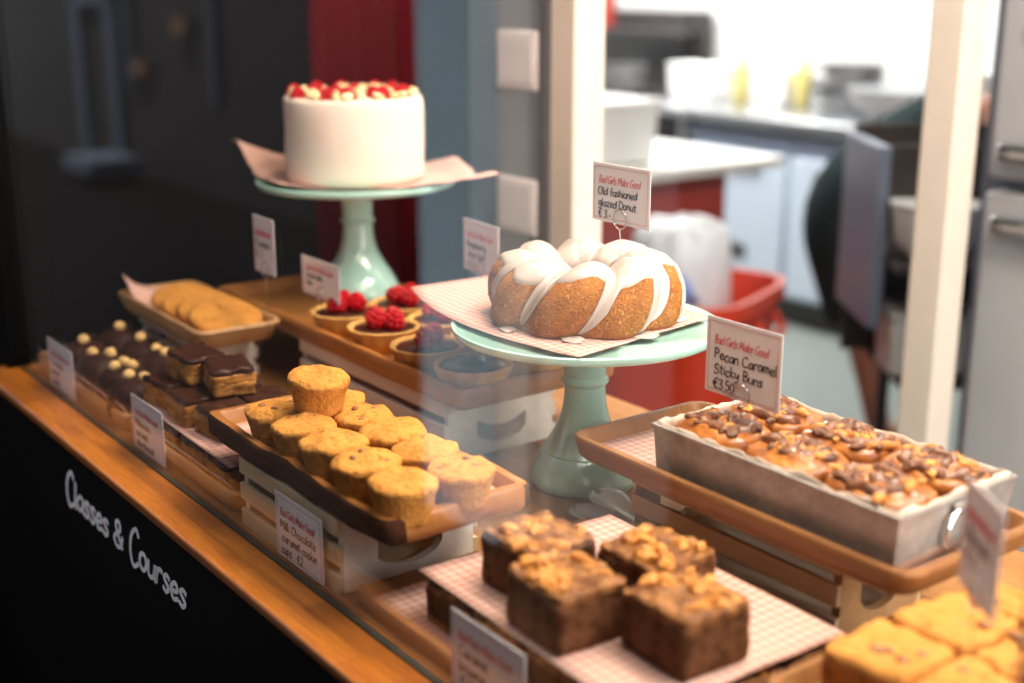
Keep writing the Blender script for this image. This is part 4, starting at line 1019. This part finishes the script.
for i, (x, z, rx, ry) in enumerate(D_):
    a_ = D_[max(i-1, 0)]; b_ = D_[min(i+1, len(D_)-1)]; d = Vector((b_[0]-a_[0], 0, b_[1]-a_[1])).normalized(); u = Vector((-d.z, 0, d.x))
    ring = []
    for k in range(36):
        q = 2*math.pi*k/36; p = Vector((x, 0, z)) + u*rx*math.cos(q) + Vector((0, 1, 0))*ry*math.sin(q)
        p += noise.noise_vector(p*9)*.010; ring.append(m.b.verts.new(p))
    R.append(ring)
for i in range(len(R)-1):
    for k in range(36): m.face([R[i][k], R[i][(k+1) % 36], R[i+1][(k+1) % 36], R[i+1][k]])
m.face(R[0][::-1]); m.build('dress', 'dress', pe, ang=0, sub=1)
for sy in (-1, 1):
    s_ = skin('sleeve', [((.22, sy*.15, 1.05), .075), ((.27, sy*.185, .95), .064), ((.285, sy*.195, .86), .056)], [(0, 1), (1, 2)], 'dress', pe)
    MB().blob((.125 + (.05 if sy > 0 else 0), sy*.108, .036), .052, 3, (2.0, .85, .68)).build('shoe', 'darkmetal', pe)
MB().blob((.43, 0, 1.165), .098, 3, (1.15, .95, .85), .06, 3.).build('hair', 'hair', pe)
f = MB()
f.blob((.52, 0, 1.055), .016, 2, (1, .7, 1.1)); f.build('nose', 'skin', pe)
for sy in (-1, 1): MB().blob((.50, sy*.033, 1.068), .010, 2).build('eye', 'ink', pe)

# ================================================================== STREET SIDE (made-up kiosk, shaped for the bands in the pane's reflection)
ks = thing('reflection_kiosk', 'added unseen kiosk, red fluted and pale blue, giving the reflected bands in the window', 'kiosk', W(0, -.80, FLOOR), ANG)
b = MB(); x0, x1 = -1.53, -1.10; nf = 6
pts = []
for k in range(nf*8+1):
    x = x0+(x1-x0)*k/(nf*8); pts.append((x, -.055*(1-abs(math.sin(math.pi*k/8)))*(1+.5*math.sin(k*.37))))
lo_ = [b.b.verts.new((x, y, .32)) for x, y in pts]; hi_ = [b.b.verts.new((x, y, 2.2)) for x, y in pts]
for k in range(len(pts)-1): b.face([lo_[k], lo_[k+1], hi_[k+1], hi_[k]])
b.build('fluted_shutter', 'kioskred', ks, solid=.004, ang=0)
MB().box(-1.135, -.19, 1.33, .80, .30, 1.80).build('cabin', 'kioskgrey', ks); MB().box(-1.135, -.19, .215, .76, .28, .43).build('plinth', 'facade', ks)
MB().box(-.970, -.018, 1.33, .252, .03, 1.80).build('blue_panel', 'kioskpale', ks, bevel=.003)
MB().box(-.792, -.018, 1.35, .096, .03, 1.76).build('grey_panel', 'kioskgrey', ks, bevel=.003)

# ================================================================== LIGHT
w = bpy.data.worlds.new('overcast'); bpy.context.scene.world = w; w.use_nodes = True
w.node_tree.nodes['Background'].inputs[0].default_value = (.82, .90, 1., 1); w.node_tree.nodes['Background'].inputs[1].default_value = 1.35
def lamp(name, kind, loc, energy, col, size=.1, aim=None, spot=None, sizey=None):
    l = bpy.data.lights.new(name, kind); l.energy = energy; l.color = col
    if kind == 'AREA':
        l.size = size
        if sizey: l.shape = 'RECTANGLE'; l.size_y = sizey
    else: l.shadow_soft_size = size
    if spot: l.spot_size = math.radians(spot); l.spot_blend = .6
    o = bpy.data.objects.new(name, l); C.objects.link(o); o.location = loc
    if aim is not None: o.rotation_euler = (Vector(aim)-Vector(loc)).to_track_quat('-Z', 'Y').to_euler()
    return o
WARM = (1., .77, .54)
for k, (s, n, e) in enumerate(((-.62, .62, 9), (-.18, .66, 13), (.22, .70, 13))):
    lamp('track_spot', 'SPOT', W(s, n, 1.52), e*2.5, WARM, .035, W(s+.02, .22, 0), 75)
lamp('shop_fill', 'AREA', W(.75, .72, 1.6), 46, (1., .90, .80), .7, W(.6, .8, 0), sizey=.7)  # unseen fill added to brighten the cream posts and fridge front
lamp('daylight_sun', 'SUN', (0, 0, 5), 11., (1., .95, .88), .02, Vector((0, 0, 5)) - NX*math.cos(math.radians(71)) - Vector((0, 0, math.sin(math.radians(71)))))
lamp('display_fill', 'AREA', W(-.25, .42, 1.45), 9, (1., .84, .64), .5, W(-.25, .3, 0), sizey=.9)  # soft warm fill added above the display
lamp('side_window_daylight', 'AREA', W(1.80, .62, .42), 34, (1., .94, .88), 1.0, W(-.3, .38, .05), sizey=1.3)
lamp('window_fill', 'AREA', W(.50, .16, 1.10), 6.5, (1., .86, .70), .2, W(-.2, .35, .05), sizey=.6)  # fill added to lift crate ends and faces turned to the glass
lamp('kitchen_panel', 'AREA', W(-2.8, 3.3, 1.62), 170, (1., .97, .93), 1.2, W(-2.9, 4.0, 0), sizey=1.2)
lamp('kitchen_panel', 'AREA', W(-4.2, 3.2, 1.62), 115, (1., .97, .93), 1.0, W(-4.2, 3.2, 0), sizey=1.0)
lamp('counter_panel', 'AREA', W(-.2, 1.9, 1.62), 30, (1., .90, .78), .8, W(-.2, 1.9, 0), sizey=.8)

# ================================================================== CAMERA
cd = bpy.data.cameras.new('camera'); cam = bpy.data.objects.new('camera', cd); C.objects.link(cam)
cam.location = (0, 0, .56); cam.rotation_euler = (math.radians(90-15.5), 0, 0)
cd.sensor_width = 36; cd.lens = 36*1300/1024; cd.clip_start = .02
cd.dof.use_dof = True; cd.dof.focus_distance = 1.37; cd.dof.aperture_fstop = 2.2
sc = bpy.context.scene; sc.camera = cam
sc.view_settings.view_transform = 'Standard'; sc.view_settings.look = 'None'; sc.view_settings.gamma = 1; sc.view_settings.exposure = 0
sc.cycles.transparent_max_bounces = 16; sc.cycles.max_bounces = 8; sc.cycles.caustics_reflective = False; sc.cycles.caustics_refractive = False
